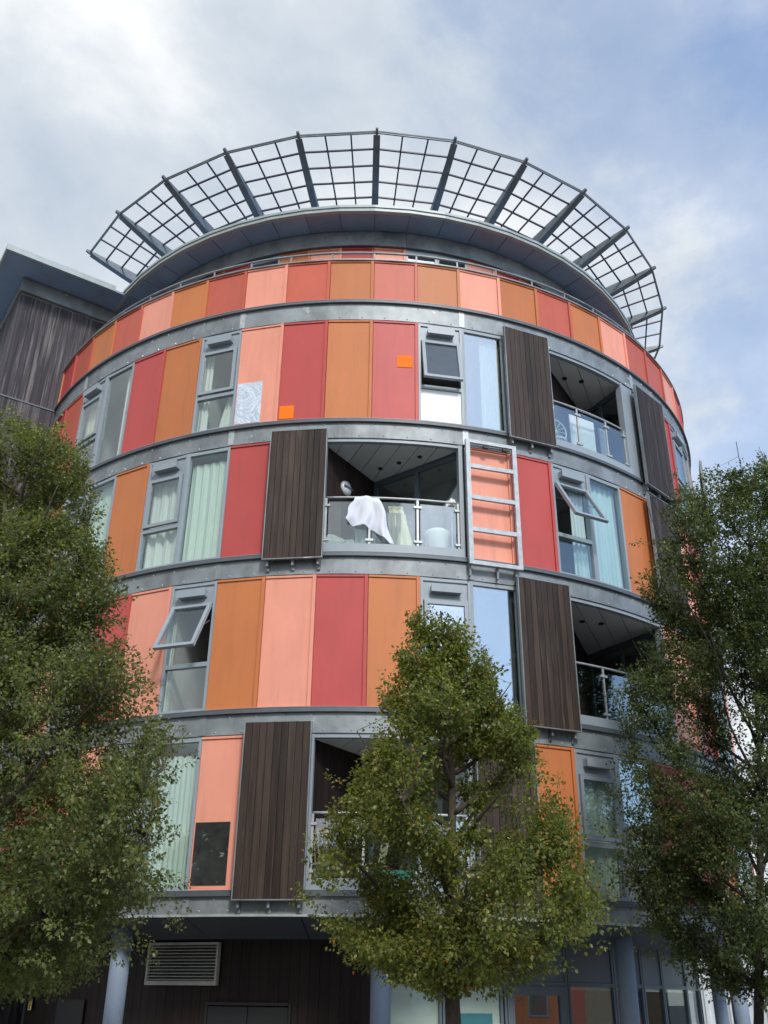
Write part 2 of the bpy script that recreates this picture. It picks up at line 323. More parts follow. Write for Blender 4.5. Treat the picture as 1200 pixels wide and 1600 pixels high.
# --- window units (shared meshes)
HW = 2.40; h = W/2
m = MB(); fr = 0.05
m.box(-h, -h+fr, -0.02, 0.08, 0, HW); m.box(h-fr, h, -0.02, 0.08, 0, HW)
m.box(-h+fr, h-fr, -0.016, 0.08, HW-0.06, HW); m.box(-h+fr, h-fr, -0.016, 0.08, 0, 0.05)
m.box(-h+fr, h-fr, -0.018, 0.08, 0.80, 0.88); m.box(-h+fr, h-fr, -0.012, 0.08, HW-0.43, HW-0.38)
m.box(-h+fr, h-fr, 0.012, 0.08, HW-0.38, HW-0.06)
OPEN_FR = m.mesh('window_frame', 'frame')
m = MB()
m.box(-h, -h+fr, -0.02, 0.08, 0, HW); m.box(h-fr, h, -0.02, 0.08, 0, HW)
m.box(-h+fr, h-fr, -0.016, 0.08, HW-0.07, HW); m.box(-h+fr, h-fr, -0.016, 0.08, 0, 0.05)
FIX_FR = m.mesh('window_frame', 'frame')
FIX_GL = MB().box(-h+fr+0.002, h-fr-0.002, 0.02, 0.03, 0.052, HW-0.072)
LOW_GL = MB().box(-h+fr+0.002, h-fr-0.002, 0.02, 0.03, 0.052, 0.798)
FIXM = {g: FIX_GL.mesh('pane', g) for g in ('glass', 'glass_refl')}
LOWM = {g: LOW_GL.mesh('pane', g) for g in ('glass', 'glass_refl', 'blind')}
sw, sh, sf = W-2*fr-0.03, 1.05, 0.065     # sash hangs from its origin (top edge)
m = MB(); m.box(-sw/2, -sw/2+sf, -0.045, 0.02, -sh, 0); m.box(sw/2-sf, sw/2, -0.045, 0.02, -sh, 0)
m.box(-sw/2+sf, sw/2-sf, -0.042, 0.02, -sf, 0); m.box(-sw/2+sf, sw/2-sf, -0.042, 0.02, -sh, -sh+sf)
SASH = m.mesh('sash', 'frame')
SGL = MB().box(-sw/2+sf+0.001, sw/2-sf-0.001, -0.014, -0.004, -sh+sf+0.001, -sf-0.001)
SGLM = {g: SGL.mesh('pane', g) for g in ('glass', 'glass_refl')}
m = MB(); m.box(-0.27, 0.27, -0.125, 0.012, HW-0.29, HW-0.16); m.box(-0.285, 0.285, -0.135, -0.125, HW-0.30, HW-0.15)
VENT = m.mesh('trickle_vent', 'frame')
STAY = MB().bar((0, 0, 0), (0, -0.28, -0.42), 0.015, 0.015, (1, 0, 0)).mesh('window_stay', 'galv_dark')
def opener(k, z0, g='glass', low='glass', tilt=0.0):
    (x, y, _), a = cell_tf(k)
    f = place('window', OPEN_FR, B, (x, y, z0), a)
    s = place('sash', SASH, f, (0, -0.012, HW-0.445)); s.rotation_euler = (-tilt, 0, 0)
    # panes and vent are sub-parts of the window; the sash pane shares the sash's pose
    p = place('pane', SGLM[g], f, (0, -0.012, HW-0.445)); p.rotation_euler = (-tilt, 0, 0)
    place('pane', LOWM[low], f); place('trickle_vent', VENT, f)
    if tilt > 0.1:
        L = 0.5; 
        for sx in (-1, 1):
            q = MB().bar((sx*(sw/2-0.03), 0.0, HW-0.75), (sx*(sw/2-0.03), -math.sin(tilt)*0.55, HW-0.445-math.cos(tilt)*0.55), 0.014, 0.02, (1, 0, 0))
            q.build('window_stay', 'galv_dark', f)
    return f
def fixed(k, z0, g='glass'):
    (x, y, _), a = cell_tf(k); f = place('window', FIX_FR, B, (x, y, z0), a); place('pane', FIXM[g], f); return f
def room(k0, k1, z0, z1, depth=1.9, r=8.86, name='room_interior', material='room'):
    a0, a1 = ang(k0)+0.004, ang(k1)-0.004; m = MB()
    zz0, zz1 = z0-0.03, z1+0.005
    n = max(2, int((a1-a0)/0.05))
    m.arc(a0, a1, r-depth-0.06, r-depth, zz0, zz1, n)
    for a in (a0, a1):
        d = 0.006 if a == a0 else -0.006
        m.arc(min(a, a+d), max(a, a+d), r-depth+0.002, r, zz0, zz1, 1)
    m.build(name, material, B)

# --- facade layout, storey by storey.  p r o t = panel colours, V = opening window, G = full height pane
cm = dict(p='pink', r='red', o='orange', t='terra', g='galv')
LAY = {
 4: {-13: 'o', -12: 'r', -11: 'p', -10: 'r', -9: 't', -8: 'V', -7: 'G', -6: 'r', -5: 'o', -4: 'V', -3: 'p', -2: 'r', -1: 'o', 0: 'r', 1: 'V', 2: 'G', 7: 'g', 8: 'r', 9: 'V', 10: 'G', 11: 'p', 12: 'o', 13: 'r'},
 3: {-13: 'r', -12: 'o', -11: 'p', -10: 'r', -9: 'o', -8: 'V', -7: 'G', -6: 'o', -5: 'V', -4: 'G', -3: 'r', -2: 'o', 2: 'p', 3: 'r', 4: 'V', 5: 'G', 6: 'o', 7: 'o', 8: 'p', 9: 'r', 10: 'V', 11: 'G', 12: 'r', 13: 'o'},
 2: {-13: 'p', -12: 'o', -11: 'r', -10: 'V', -9: 'G', -8: 'p', -7: 'G', -6: 'r', -5: 'p', -4: 'V', -3: 'o', -2: 'p', -1: 'r', 0: 'o', 1: 'V', 2: 'G', 3: 'r', 7: 'p', 8: 'r', 9: 'V', 10: 'G', 11: 'p', 12: 'r', 13: 'o'},
 1: {-13: 'r', -12: 'p', -11: 'o', -10: 'V', -9: 'G', -8: 'r', -7: 'o', -6: 'p', -5: 'V', -4: 'G', -3: 'p', -2: 'o', 2: 'p', 3: 'o', 4: 'V', 5: 'G', 6: 'r', 7: 'r', 8: 'o', 9: 'V', 10: 'G', 11: 'r', 12: 'p', 13: 'o'}}
TILT = {(4, 1): 0.20, (3, 4): 0.52, (2, -4): 0.47}
REFL = {(2, 2), (2, 1), (4, 10), (4, 9), (1, 5), (2, 10), (4, 2)}
fp = {}
for f, lay in LAY.items():
    z0, z1 = FL[f]
    for k, c in lay.items():
        g = 'glass_refl' if (f, k) in REFL else 'glass'
        if c == 'V': opener(k, z0, g, 'blind' if (f, k) == (4, 1) else g, TILT.get((f, k), 0.0))
        elif c == 'G': fixed(k, z0, g)
        else: fp[(f, k)] = panel(k, z0, z1, cm[c])
    ks = sorted(k for k, c in lay.items() if c in 'VG'); i = 0
    while i < len(ks):
        j = i
        while j+1 < len(ks) and ks[j+1] == ks[j]+1: j += 1
        room(ks[i], ks[j]+1, z0, z1); i = j+1
# parapet
PAR = {-13: 'o', -12: 'p', -11: 'o', -10: 'r', -9: 't', -8: 'o', -7: 't', -6: 'p', -5: 'o', -4: 't', -3: 'p', -2: 't', -1: 'o', 0: 't', 1: 'o', 2: 'p', 3: 'o', 4: 't', 5: 'o', 6: 'p', 7: 't', 8: 't', 9: 'p', 10: 't', 11: 'o', 12: 'p', 13: 't'}
for k, c in PAR.items(): panel(k, 14.56, 15.63, cm[c])
# sheets fixed to single panels
def sheet(f, k, x0, x1, zz0, zz1, material, name):
    MB().box(x0, x1, -0.014, -0.005, zz0, zz1).build(name, material, fp[(f, k)])
sheet(4, -2, -0.44, -0.15, 0.06, 0.36, 'patch', 'square_patch')
sheet(4, 0, 0.03, 0.34, 1.27, 1.56, 'patch', 'square_patch')
sheet(4, -3, -0.44, 0.09, 0.05, 1.02, 'mirror', 'polished_sheet')
sheet(1, -3, -0.43, 0.16, 0.07, 1.02, 'mirror_dark', 'mirror_sheet')
# back half of the drum: one plain curved wall, unseen from the street
MB().arc(ang(14)+.002, ang(-13)+2*PI-.002, 8.8, 8.98, 2.75, 15.6, 60).build('rear_wall', 'terra', B)
# --- steel bands, flanges, slabs
ZB = [(2.74, 3.10), (5.50, 5.95), (8.35, 8.79), (11.19, 11.64), (14.04, 14.56)]
A0, A1 = ang(-13), ang(14)
for i, (t, b) in enumerate(ZB):
    zb0 = t+0.012
    segs = [-13, -8, -3, 2, 7, 12, 14]
    for s0, s1 in zip(segs[:-1], segs[1:]):
        MB().arc(ang(s0)+0.0006, ang(s1)-0.0006, 8.90, 9.025, zb0, b-0.095).build('steel_band', 'galv', B)
    m = MB(); m.arc(A0, A1, 8.90, 9.085, b-0.095, b-0.075); m.arc(A0, A1, 8.93, 9.055, b-0.073, b-0.012)
    m.build('sill_flange', 'galv_dark', B)  # dark colour puts in the shade line under the sill
    MB().arc(A0, A1, 8.90, 9.06, b-0.010, b-0.002).build('sill', 'frame', B)
    for s_ in (-8, -3, 2, 7, 12): MB().arc(ang(s_)-0.0065, ang(s_)+0.0065, 9.026, 9.034, zb0+0.01, b-0.10, 1).build('seam_plate', 'galv_light' if i > 2 else 'galv', B)
    m = MB()
    for q in range(-26, 28):
        for zz, da in ((zb0+0.045, 0.25), (b-0.15, 0.0)):
            a = ang(q/2+da)
            x, y, z = pt(a, 9.025, zz); rr = 0.016
            vs = []
            for (u, v, wv) in ((-1, -1, 0), (1, -1, 0), (1, 1, 0), (-1, 1, 0), (0, 0, 1)):
                vs.append(pt(a+u*rr/9, 9.025+0.016*wv, zz+v*rr))
            m.add(vs, [(0, 1, 4), (1, 2, 4), (2, 3, 4), (3, 0, 4)])
    bo = m.build('band_bolts', 'galv_light', B); bo['kind'] = 'stuff'
    MB().arc(0, 2*PI, 0.5, 8.88, t+0.02, b-0.05, 90).build('floor_slab', 'slab', B)
MB().arc(0, 2*PI, 4.9, 5.2, 0, 14.4, 60).build('core_wall', 'slab', B)
# parapet cap, roof rail
MB().arc(A0, A1, 8.88, 9.05, 15.632, 15.665).build('parapet_cap', 'galv', B)
MB().arc(0, 2*PI, 8.80, 8.88, 14.6, 15.63, 90).build('parapet_backing', 'slab', B)
m = MB(); n = 90
m.tube([pt(A0+(A1-A0)*i/n, 8.86, 15.99) for i in range(n+1)], 0.026, 8); m.build('roof_handrail', 'galv', B, smooth=True)
m = MB(); m.tube([pt(A0+(A1-A0)*i/n, 8.86, 15.82) for i in range(n+1)], 0.007, 5); m.build('roof_rail_wire', 'galv', B)
rp = MB().box(-0.018, 0.018, -0.01, 0.01, 15.5, 15.97).mesh('rail_post', 'galv')
for k in range(-13, 15):
    a = ang(k); x, y, _ = pt(a, 8.86, 0); place('rail_post', rp, B, (x, y, 0), a)
# --- penthouse behind the roof terrace
PR = 7.38; pw = 2*PR*math.sin(DPH/2)
PH = {-12: 'o', -11: 'p', -10: 'r', -9: 'G', -8: 'G', -7: 'p', -6: 'o', -5: 'r', -4: 'G', -3: 'o', -2: 'p', -1: 'r', 0: 'p', 1: 'G', 2: 'G', 3: 'p', 4: 'r', 5: 'o', 6: 'G', 7: 'G', 8: 'p', 9: 'r', 10: 'o', 11: 'p', 12: 'r', 13: 'o'}
for k, c in PH.items():
    a = ang(k+0.5); x, y, _ = pt(a, PR*math.cos(DPH/2), 0); hh = pw/2; z0, z1 = 14.62, 17.5
    if c == 'G':
        f = MB(); f.box(-hh, -hh+0.05, -0.02, 0.06, z0, z1); f.box(hh-0.05, hh, -0.02, 0.06, z0, z1); f.box(-hh+0.05, hh-0.05, -0.018, 0.06, z1-0.12, z1); f.box(-hh+0.05, hh-0.05, -0.018, 0.06, z0, z0+0.1); f.box(-hh+0.05, hh-0.05, -0.016, 0.06, z1-0.42, z1-0.37)
        o = f.build('penthouse_window', 'frame', B, (x, y, 0), a)
        MB().box(-hh+0.052, hh-0.052, 0.02, 0.03, z0+0.1, z1-0.12).build('pane', 'glass_refl', o)
    else:
        f = MB(); f.box(-hh+0.003, hh-0.06, 0, 0.05, z0, z1-0.05); f.box(hh-0.056, hh-0.003, -0.03, 0.05, z0, z1); f.box(-hh+0.003, hh-0.06, -0.024, 0.05, z1-0.045, z1)
        f.build('penthouse_panel', cm[c], B, (x, y, 0), a)
MB().arc(0, 2*PI, 6.9, 7.05, 14.6, 17.5, 80).build('penthouse_wall', 'slab', B)
for s0 in range(-14, 16, 5):
    MB().arc(ang(s0)+0.0006, ang(s0+5)-0.0006, 7.1, 7.45, 17.515, 17.965).build('penthouse_band', 'galv', B)
MB().arc(A0, A1, 7.2, 7.47, 17.505, 17.513).build('penthouse_flange', 'galv_dark', B)
# eave: soffit panels, fascia, roof
for k in range(-18, 22):
    MB().arc(ang(k)+0.0012, ang(k+1)-0.0012, 7.46, 8.08, 17.975, 18.0, 1).build('soffit_panel', 'soffit', B)
m = MB()
m.arc(ang(-19), ang(23), 8.02, 8.115, 17.968, 18.06, 42); m.arc(ang(-19), ang(23), 8.04, 8.14, 18.06, 18.13, 42)
m.build('eave_fascia', 'fascia', B)
MB().arc(0, 2*PI, 7.0, 7.2, 17.52, 18.0, 60).build('roof_kerb', 'soffit', B)
MB().arc(0, 2*PI, 0.3, 8.06, 18.002, 18.055, 60).build('roof_deck', 'soffit', B)
# --- steel sunshade lattice
gz = lambda r: 19.585-0.15*(8.97-r)
SB = []
prof = [(9.14, -0.012), (9.12, 0.02), (8.6, 0.02), (7.9, 0.02), (6.7, 0.02)]
m = MB()                                                           # one fin: web with wider flat soffit, deeper towards its root
top = [(9.085, gz(9.0)+0.03), (9.05, gz(9.0)+0.045), (8.0, gz(8.0)+0.045), (6.6, gz(6.6)+0.04)]
bot = [(9.085, gz(9.0)-0.02), (8.95, gz(8.95)-0.07), (8.5, gz(8.5)-0.15), (8.0, gz(8.0)-0.235), (7.4, gz(7.4)-0.32), (6.6, gz(6.6)-0.40)]
def fin():
    m = MB(); t = 0.03
    pr = [(r, z) for r, z in top]+[(r, z) for r, z in reversed(bot)]
    n = len(pr); vs = [(-t, -r, z) for r, z in pr]+[(t, -r, z) for r, z in pr]
    m.add(vs, [tuple(range(n)), tuple(range(2*n-1, n-1, -1))]+[(i, n+i, n+(i+1) % n, (i+1) % n) for i in range(n)])
    for (r0, z0), (r1, z1) in zip(bot[1:-1], bot[2:]):
        m.hexa([(-0.08, -r0, z0-0.012), (0.08, -r0, z0-0.012), (0.08, -r1, z1-0.012), (-0.08, -r1, z1-0.012), (-0.08, -r0, z0), (0.08, -r0, z0), (0.08, -r1, z1), (-0.08, -r1, z1)])
    return m.mesh('sunshade_beam', 'fin')
FIN = fin()
for k in range(-10, 20, 2): place('sunshade_beam', FIN, B, (0, 0, 0), ang(k))
for k in range(-10, 18, 2):
    a0, a1 = ang(k), ang(k+2)
    for i, r in enumerate((8.97, 8.53, 8.09, 7.65, 7.21)):
        z = gz(r); p, q = Vector(pt(a0, r, z)), Vector(pt(a1, r, z)); d = (q-p).normalized()*0.034
        m = MB()
        if i == 0: m.tube([p+d, q-d], 0.030, 8); m.bar(p+d+Vector((0, 0, -0.035)), q-d+Vector((0, 0, -0.035)), 0.03, 0.03)
        else: m.bar(p+d, q-d, 0.038, 0.036)
        m.build('sunshade_rail', 'fin' if i == 0 else 'rail_dark', B)
    for t in (1/3, 2/3):
        m = MB(); e = [Vector(pt(a0, r, gz(r)+0.036)).lerp(Vector(pt(a1, r, gz(r)+0.036)), t) for r in (8.97, 7.0)]
        m.bar(e[0], e[1], 0.036, 0.032); m.build('sunshade_bar', 'rail_dark', B)

# --- balconies
def clip(poly, nx, ny, d):           # keep nx*x+ny*y <= d
    o = []
    for i in range(len(poly)):
        p, q = poly[i], poly[(i+1) % len(poly)]
        sp_, sq = nx*p[0]+ny*p[1]-d, nx*q[0]+ny*q[1]-d
        if sp_ <= 0: o.append(p)
        if sp_*sq < 0: t = sp_/(sp_-sq); o.append((p[0]+(q[0]-p[0])*t, p[1]+(q[1]-p[1])*t))
    return o
def wall_between(p, q, z0, z1, th, material, name, n_planks=0, parent=None):
    """vertical wall from p to q, boards as separate parts"""
    P, Q = Vector((*p, 0)), Vector((*q, 0)); L = (Q-P).length; a = math.atan2(Q.y-P.y, Q.x-P.x)
    if not n_planks: return MB().box(0, L, 0, th, z0, z1).build(name, material, parent, (*p, 0), a)
    wpl = L/n_planks; me = MB().box(0.003, wpl-0.004, 0, th, z0, z1).mesh(name, material)
    for i in range(n_planks):
        s = P.lerp(Q, i/n_planks); place(name, me, parent, (s.x, s.y, 0), a)
def balcony(f, k0, k1, apex, posts, name='balcony', board_dir=0.35):
    z0, z1 = FL[f]; a0, a1 = ang(k0), ang(k1)
    P0, P1 = pt(a0, 8.86, 0)[:2], pt(a1, 8.86, 0)[:2]
    zt = z1-0.02
    # inner walls: dark boards on the left, grey glazing on the right
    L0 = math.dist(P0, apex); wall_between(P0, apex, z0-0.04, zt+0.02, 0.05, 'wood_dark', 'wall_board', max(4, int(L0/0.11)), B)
    Q, A = Vector((*P1, 0)), Vector((*apex, 0)); L = (Q-A).length; an = math.atan2(Q.y-A.y, Q.x-A.x)
    fr_ = MB(); nb = max(2, int(L/0.75))
    for i in range(nb+1):
        x = min(max(L*i/nb, 0.04), L-0.04); fr_.box(x-0.04, x+0.04, 0, 0.07, z0-0.04, zt)
    fr_.box(0.08, L-0.08, 0.004, 0.07, zt-0.14, zt); fr_.box(0.08, L-0.08, 0.004, 0.07, z0-0.04, z0+0.08)
    gd = fr_.build('balcony_door_frame', 'frame_dark', B, (*apex, 0), an)
    for i in range(nb):
        MB().box(L*i/nb+0.042, L*(i+1)/nb-0.042, 0.03, 0.04, z0+0.08, zt-0.14).build('pane', 'glass', gd)
    MB().box(0, L, 0.9, 0.95, z0-0.03, zt).build('balcony_room_wall', 'room', B, (*apex, 0), an)
    # ceiling boards
    poly = [apex]+[pt(a0+(a1-a0)*i/8, 8.9, 0)[:2] for i in range(9)]
    if True:
        dx, dy = math.cos(board_dir), math.sin(board_dir); ds = [dx*p[0]+dy*p[1] for p in poly]; lo, hi = min(ds), max(ds); s = lo
        while s < hi:
            c = clip(clip(poly, -dx, -dy, -(s+0.006)), dx, dy, min(s+0.34, hi))
            if len(c) > 2:
                ar = sum(c[i][0]*c[(i+1) % len(c)][1]-c[(i+1) % len(c)][0]*c[i][1] for i in range(len(c)))
                if ar < 0: c = c[::-1]
                MB().prism(c, zt-0.02, zt+0.01).build('ceiling_board', 'ceil', B)
            s += 0.35
    MB().arc(a0+0.003, a1-0.003, 8.905, 9.0, z1-0.06, z1+0.008).build('opening_head', 'frame', B)
    MB().arc(a0+0.003, a1-0.003, 8.86, 9.03, z0+0.002, z0+0.165).build('balcony_edge', 'frame', B)
    # jambs
    m = MB().box(-0.04, 0.04, 0, 0.14, z0, z1)
    for a, s in ((a0, 1), (a1, -1)):
        x, y, _ = pt(a+s*0.005, 9.01, 0); place('jamb', m.mesh('jamb', 'frame'), B, (x, y, 0), a)
    # balustrade
    zr = z0+1.15; rr = 8.95; st_ = a0+0.012; en = a1-0.012
    bal = MB().tube([pt(st_+(en-st_)*i/14, rr, zr) for i in range(15)], 0.022, 8).build('balustrade', 'galv_light', B, smooth=True)
    al = [st_]+[ang(p) for p in posts]+[en]
    for a in al:
        x, y, _ = pt(a, rr, 0); MB().box(-0.02, 0.02, -0.012, 0.012, z0+0.165, zr-0.01).build('post', 'galv_light', bal, (x, y, 0), a)
        for zc_ in (z0+0.27, z0+0.98):
            xx, yy, _ = pt(a, rr+0.012, 0); MB().box(-0.075, 0.075, -0.022, 0.012, zc_-0.022, zc_+0.022).build('clamp', 'galv_light', bal, (xx, yy, 0), a)
    for q0, q1 in zip(al[:-1], al[1:]):
        MB().arc(q0+0.0055, q1-0.0055, rr-0.006, rr+0.006, z0+0.19, z0+1.06).build('glass_panel', 'glass_bal', bal)
balcony(3, -1.0, 1.93, (0.14, -7.36), (0.0, 0.97))
balcony(1, -1.0, 1.93, (0.14, -7.36), (0.0, 0.97))
balcony(4, 3.96, 6.62, (5.05, -5.75), (4.93, 5.85), board_dir=-0.4)
balcony(2, 3.98, 7.0, (4.85, -4.95), (4.95, 5.9), board_dir=-0.4)
for fl, k in ((4, 3), (1, 1)):
    pass
panel(3, *FL[4], 'red'); MB().arc(ang(6.63), ang(7)-0.001, 8.86, 9.0, 11.645, 14.035).build('corner_pier', 'frame', B)
MB().arc(ang(-1.99), ang(-1.93), 8.9, 9.0, 8.8, 11.18, 1)
panel_extra = [(3, 1.93, 2.0), (1, 1.93, 2.0)]
for f, k0, k1 in panel_extra: MB().arc(ang(k0)+.005, ang(k1)-.001, 8.86, 8.985, FL[f][0]+.002, FL[f][1]-.002, 1).build('corner_pier', 'frame', B)
# --- timber sliding shutters
def shutter(kc0, kc1, z0, z1, r=9.19, np_=9, brackets=True):
    a = (ang(kc0)+ang(kc1))/2; wd = 2*r*math.sin((ang(kc1)-ang(kc0))/2); x, y, _ = pt(a, r*math.cos((ang(kc1)-ang(kc0))/2), 0); hw = wd/2
    m = MB(); m.box(-hw, -hw+0.018, -0.028, 0.035, z0, z1); m.box(hw-0.018, hw, -0.028, 0.035, z0, z1)
    m.box(-hw+0.018, hw-0.018, -0.026, 0.035, z0, z0+0.018); m.box(-hw+0.018, hw-0.018, -0.026, 0.035, z1-0.015, z1)
    for zz in (z0+0.3, (z0+z1)/2, z1-0.3): m.box(-hw+0.018, hw-0.018, 0.008, 0.035, zz-0.04, zz+0.04)
    s = m.build('shutter', 'galv', B, (x, y, 0), a)
    iw = wd-0.04; pwid = iw/np_; me = MB()
    g = 0.004; x0, x1 = g/2, pwid-g/2; c = 0.005
    # chamfered board
    pf = [(x0, 0.004), (x0, -0.016), (x0+c, -0.021), (x1-c, -0.021), (x1, -0.016), (x1, 0.004)]
    n = len(pf); za, zb = z0+0.02, z1-0.017
    me.add([(px, py, za) for px, py in pf]+[(px, py, zb) for px, py in pf], [tuple(range(n)), tuple(range(2*n-1, n-1, -1))]+[((i+1) % n, i, n+i, n+(i+1) % n) for i in range(n)])
    mesh = me.mesh('plank', 'wood')
    for i in range(np_): place('plank', mesh, s, (-iw/2+i*pwid, 0, 0))
    if brackets:
        m = MB(); m.box(-0.02, 0.02, 0.04, 0.165, z0-0.10, z0+0.08); m.box(-0.028, 0.028, 0.12, 0.165, z0-0.17, z0-0.10); me = m.mesh('guide_bracket', 'galv')
        for fx in (-0.42, 0.0, 0.42): place('guide_bracket', me, B, (x+fx*wd*math.cos(a), y+fx*wd*math.sin(a), 0), a)
    return s
shutter(2.93, 4.05, 11.46, 14.17); shutter(6.82, 8.08, 11.46, 14.02)
shutter(-2.05, -0.88, 8.60, 11.31); shutter(6.78, 7.95, 8.60, 11.25)
shutter(2.90, 4.06, 5.74, 8.48)
shutter(-2.13, -0.93, 2.93, 5.67); shutter(1.93, 3.06, 2.93, 5.62)
shutter(11.4, 12.6, 11.46, 14.1, r=9.3)
# empty shutter frame with rungs over the pink panel
def ladder():
    k0, k1, z0, z1 = 1.93, 3.04, 8.61, 11.24; r = 9.19; a = (ang(k0)+ang(k1))/2; wd = 2*r*math.sin((ang(k1)-ang(k0))/2); x, y, _ = pt(a, r*math.cos((ang(k1)-ang(k0))/2), 0); hw = wd/2
    m = MB(); m.box(-hw, -hw+0.085, -0.03, 0.03, z0, z1); m.box(hw-0.085, hw, -0.03, 0.03, z0, z1)
    m.box(-hw+0.085, hw-0.085, -0.028, 0.03, z0, z0+0.075); m.box(-hw+0.085, hw-0.085, -0.028, 0.03, z1-0.07, z1)
    s = m.build('shutter_frame', 'galv_light', B, (x, y, 0), a)
    for zz in (9.32, 9.99, 10.66): MB().box(-hw+0.085, hw-0.085, -0.026, 0.03, zz-0.042, zz+0.042).build('rung', 'galv_light', s)
    MB().box(-hw+0.1, hw-0.1, 0.04, 0.09, z1-0.13, z1-0.075).build('top_track', 'galv', s)
    for px in (-0.1, 0.3): MB().box(px-0.05, px+0.05, -0.02, 0.03, z1-0.135, z1-0.085).build('roller', 'black', s)
    m = MB(); m.box(-0.016, 0.016, 0.06, 0.165, z0-0.2, z0+0.02); m.box(-0.03, 0.03, 0.145, 0.165, z0-0.24, z0-0.12); me = m.mesh('guide_bracket', 'galv')
    for fx in (-0.46, 0.05, 0.4): place('guide_bracket', me, B, (x+fx*wd*math.cos(a), y+fx*wd*math.sin(a), 0), a)
ladder()
# ceiling spots and bulkhead lamp
def disc(name, x, y, z, r, material, parent, h_=0.02):
    return MB().lathe([(r, 0), (r, h_)], n=16).build(name, material, parent, (x, y, z))
zc3 = FL[3][1]-0.042-0.02
for (x, y) in ((0.62, -8.2), (1.02, -8.45), (0.25, -7.95)): disc('ceiling_spot', x, y, zc3, 0.045, 'black', B, 0.02)
for (x, y) in ((4.35, -7.2), (4.75, -7.1)): disc('ceiling_spot', x, y, FL[4][1]-0.062, 0.055, 'black', B, 0.02)
for (x, y) in ((4.30, -7.0), (4.7, -6.9)): disc('ceiling_spot', x, y, FL[2][1]-0.062, 0.055, 'black', B, 0.02)

# --- ground storey: bevelled soffit, columns, timber wall, shop windows
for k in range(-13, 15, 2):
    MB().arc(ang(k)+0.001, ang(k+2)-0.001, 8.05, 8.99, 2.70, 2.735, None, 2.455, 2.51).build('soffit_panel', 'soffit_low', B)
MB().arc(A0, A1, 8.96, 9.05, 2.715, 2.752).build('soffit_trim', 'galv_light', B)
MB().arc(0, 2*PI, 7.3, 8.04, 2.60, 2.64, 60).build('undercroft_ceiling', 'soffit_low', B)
for i in range(-2, 4):
    a = math.radians(2.4+29.4*i); x, y, _ = pt(a, 8.45, 0)
    MB().lathe([(0.155, 0.12), (0.155, 2.66)], n=32).build('column', 'column', B, (x, y, 0), smooth=True)
    MB().lathe([(0.2, 0.12), (0.2, 0.15)], n=24).build('column_base', 'galv', B, (x, y, 0))
def deg(d): return math.radians(d)
nb = 46; a_s, a_e = deg(-54.5), deg(2.9)
for i in range(nb):
    q0, q1 = a_s+(a_e-a_s)*i/nb, a_s+(a_e-a_s)*(i+1)/nb
    wpl = 2*7.6*math.sin((q1-q0)/2); a = (q0+q1)/2; x, y, _ = pt(a, 7.6, 0)
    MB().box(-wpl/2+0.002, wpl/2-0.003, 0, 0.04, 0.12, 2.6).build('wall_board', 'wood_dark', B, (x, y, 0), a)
MB().arc(a_s, a_e, 7.4, 7.55, 0.12, 2.6).build('ground_wall', 'slab', B)
MB().arc(deg(80), deg(360-80), 7.3, 7.6, 0.12, 2.62, 60).build('rear_ground_wall', 'slab', B)
# louvre
a = deg(-22.3); x, y, _ = pt(a, 7.60, 0); lw = 0.675
m = MB(); m.box(-lw, -lw+0.035, -0.09, 0.0, 1.79, 2.43); m.box(lw-0.035, lw, -0.09, 0.0, 1.79, 2.43); m.box(-lw+0.035, lw-0.035, -0.088, 0.0, 2.39, 2.43); m.box(-lw+0.035, lw-0.035, -0.088, 0.0, 1.79, 1.85)
lv = m.build('louvre', 'louvre', B, (x, y, 0), a); sl = MB().hexa([(-lw+0.036, -0.082, -0.012), (lw-0.036, -0.082, -0.012), (lw-0.036, -0.03, 0.012), (-lw+0.036, -0.03, 0.012), (-lw+0.036, -0.082, -0.001), (lw-0.036, -0.082, -0.001), (lw-0.036, -0.03, 0.015), (-lw+0.036, -0.03, 0.015)]).mesh('slat', 'louvre')
MB().box(-lw+0.036, lw-0.036, -0.008, -0.004, 1.851, 2.389).build('louvre_backing', 'black', lv)
for i in range(11): place('slat', sl, lv, (0, 0, 1.875+i*0.049))
# low hatch in the timber wall
a = deg(-13.2); x, y, _ = pt(a, 7.6, 0)
m = MB(); m.box(-0.72, -0.68, -0.04, 0, 0.12, 1.55); m.box(0.68, 0.72, -0.04, 0, 0.12, 1.55); m.box(-0.68, 0.68, -0.06, 0, 1.51, 1.55)
hd = m.build('service_door', 'black', B, (x, y, 0), a)
for s_ in (-1, 1): MB().box(min(s_*0.01, s_*0.67), max(s_*0.01, s_*0.67), -0.03, -0.004, 0.14, 1.49).build('door_leaf', 'hatch', hd)
a = deg(-41); x, y, _ = pt(a, 7.6, 0)
MB().box(-0.4, 0.4, -0.03, 0, 0.12, 1.56).build('recess_shade_panel', 'black', B, (x, y, 0), a)  # flat black panel: shade of the entrance recess painted onto the wall
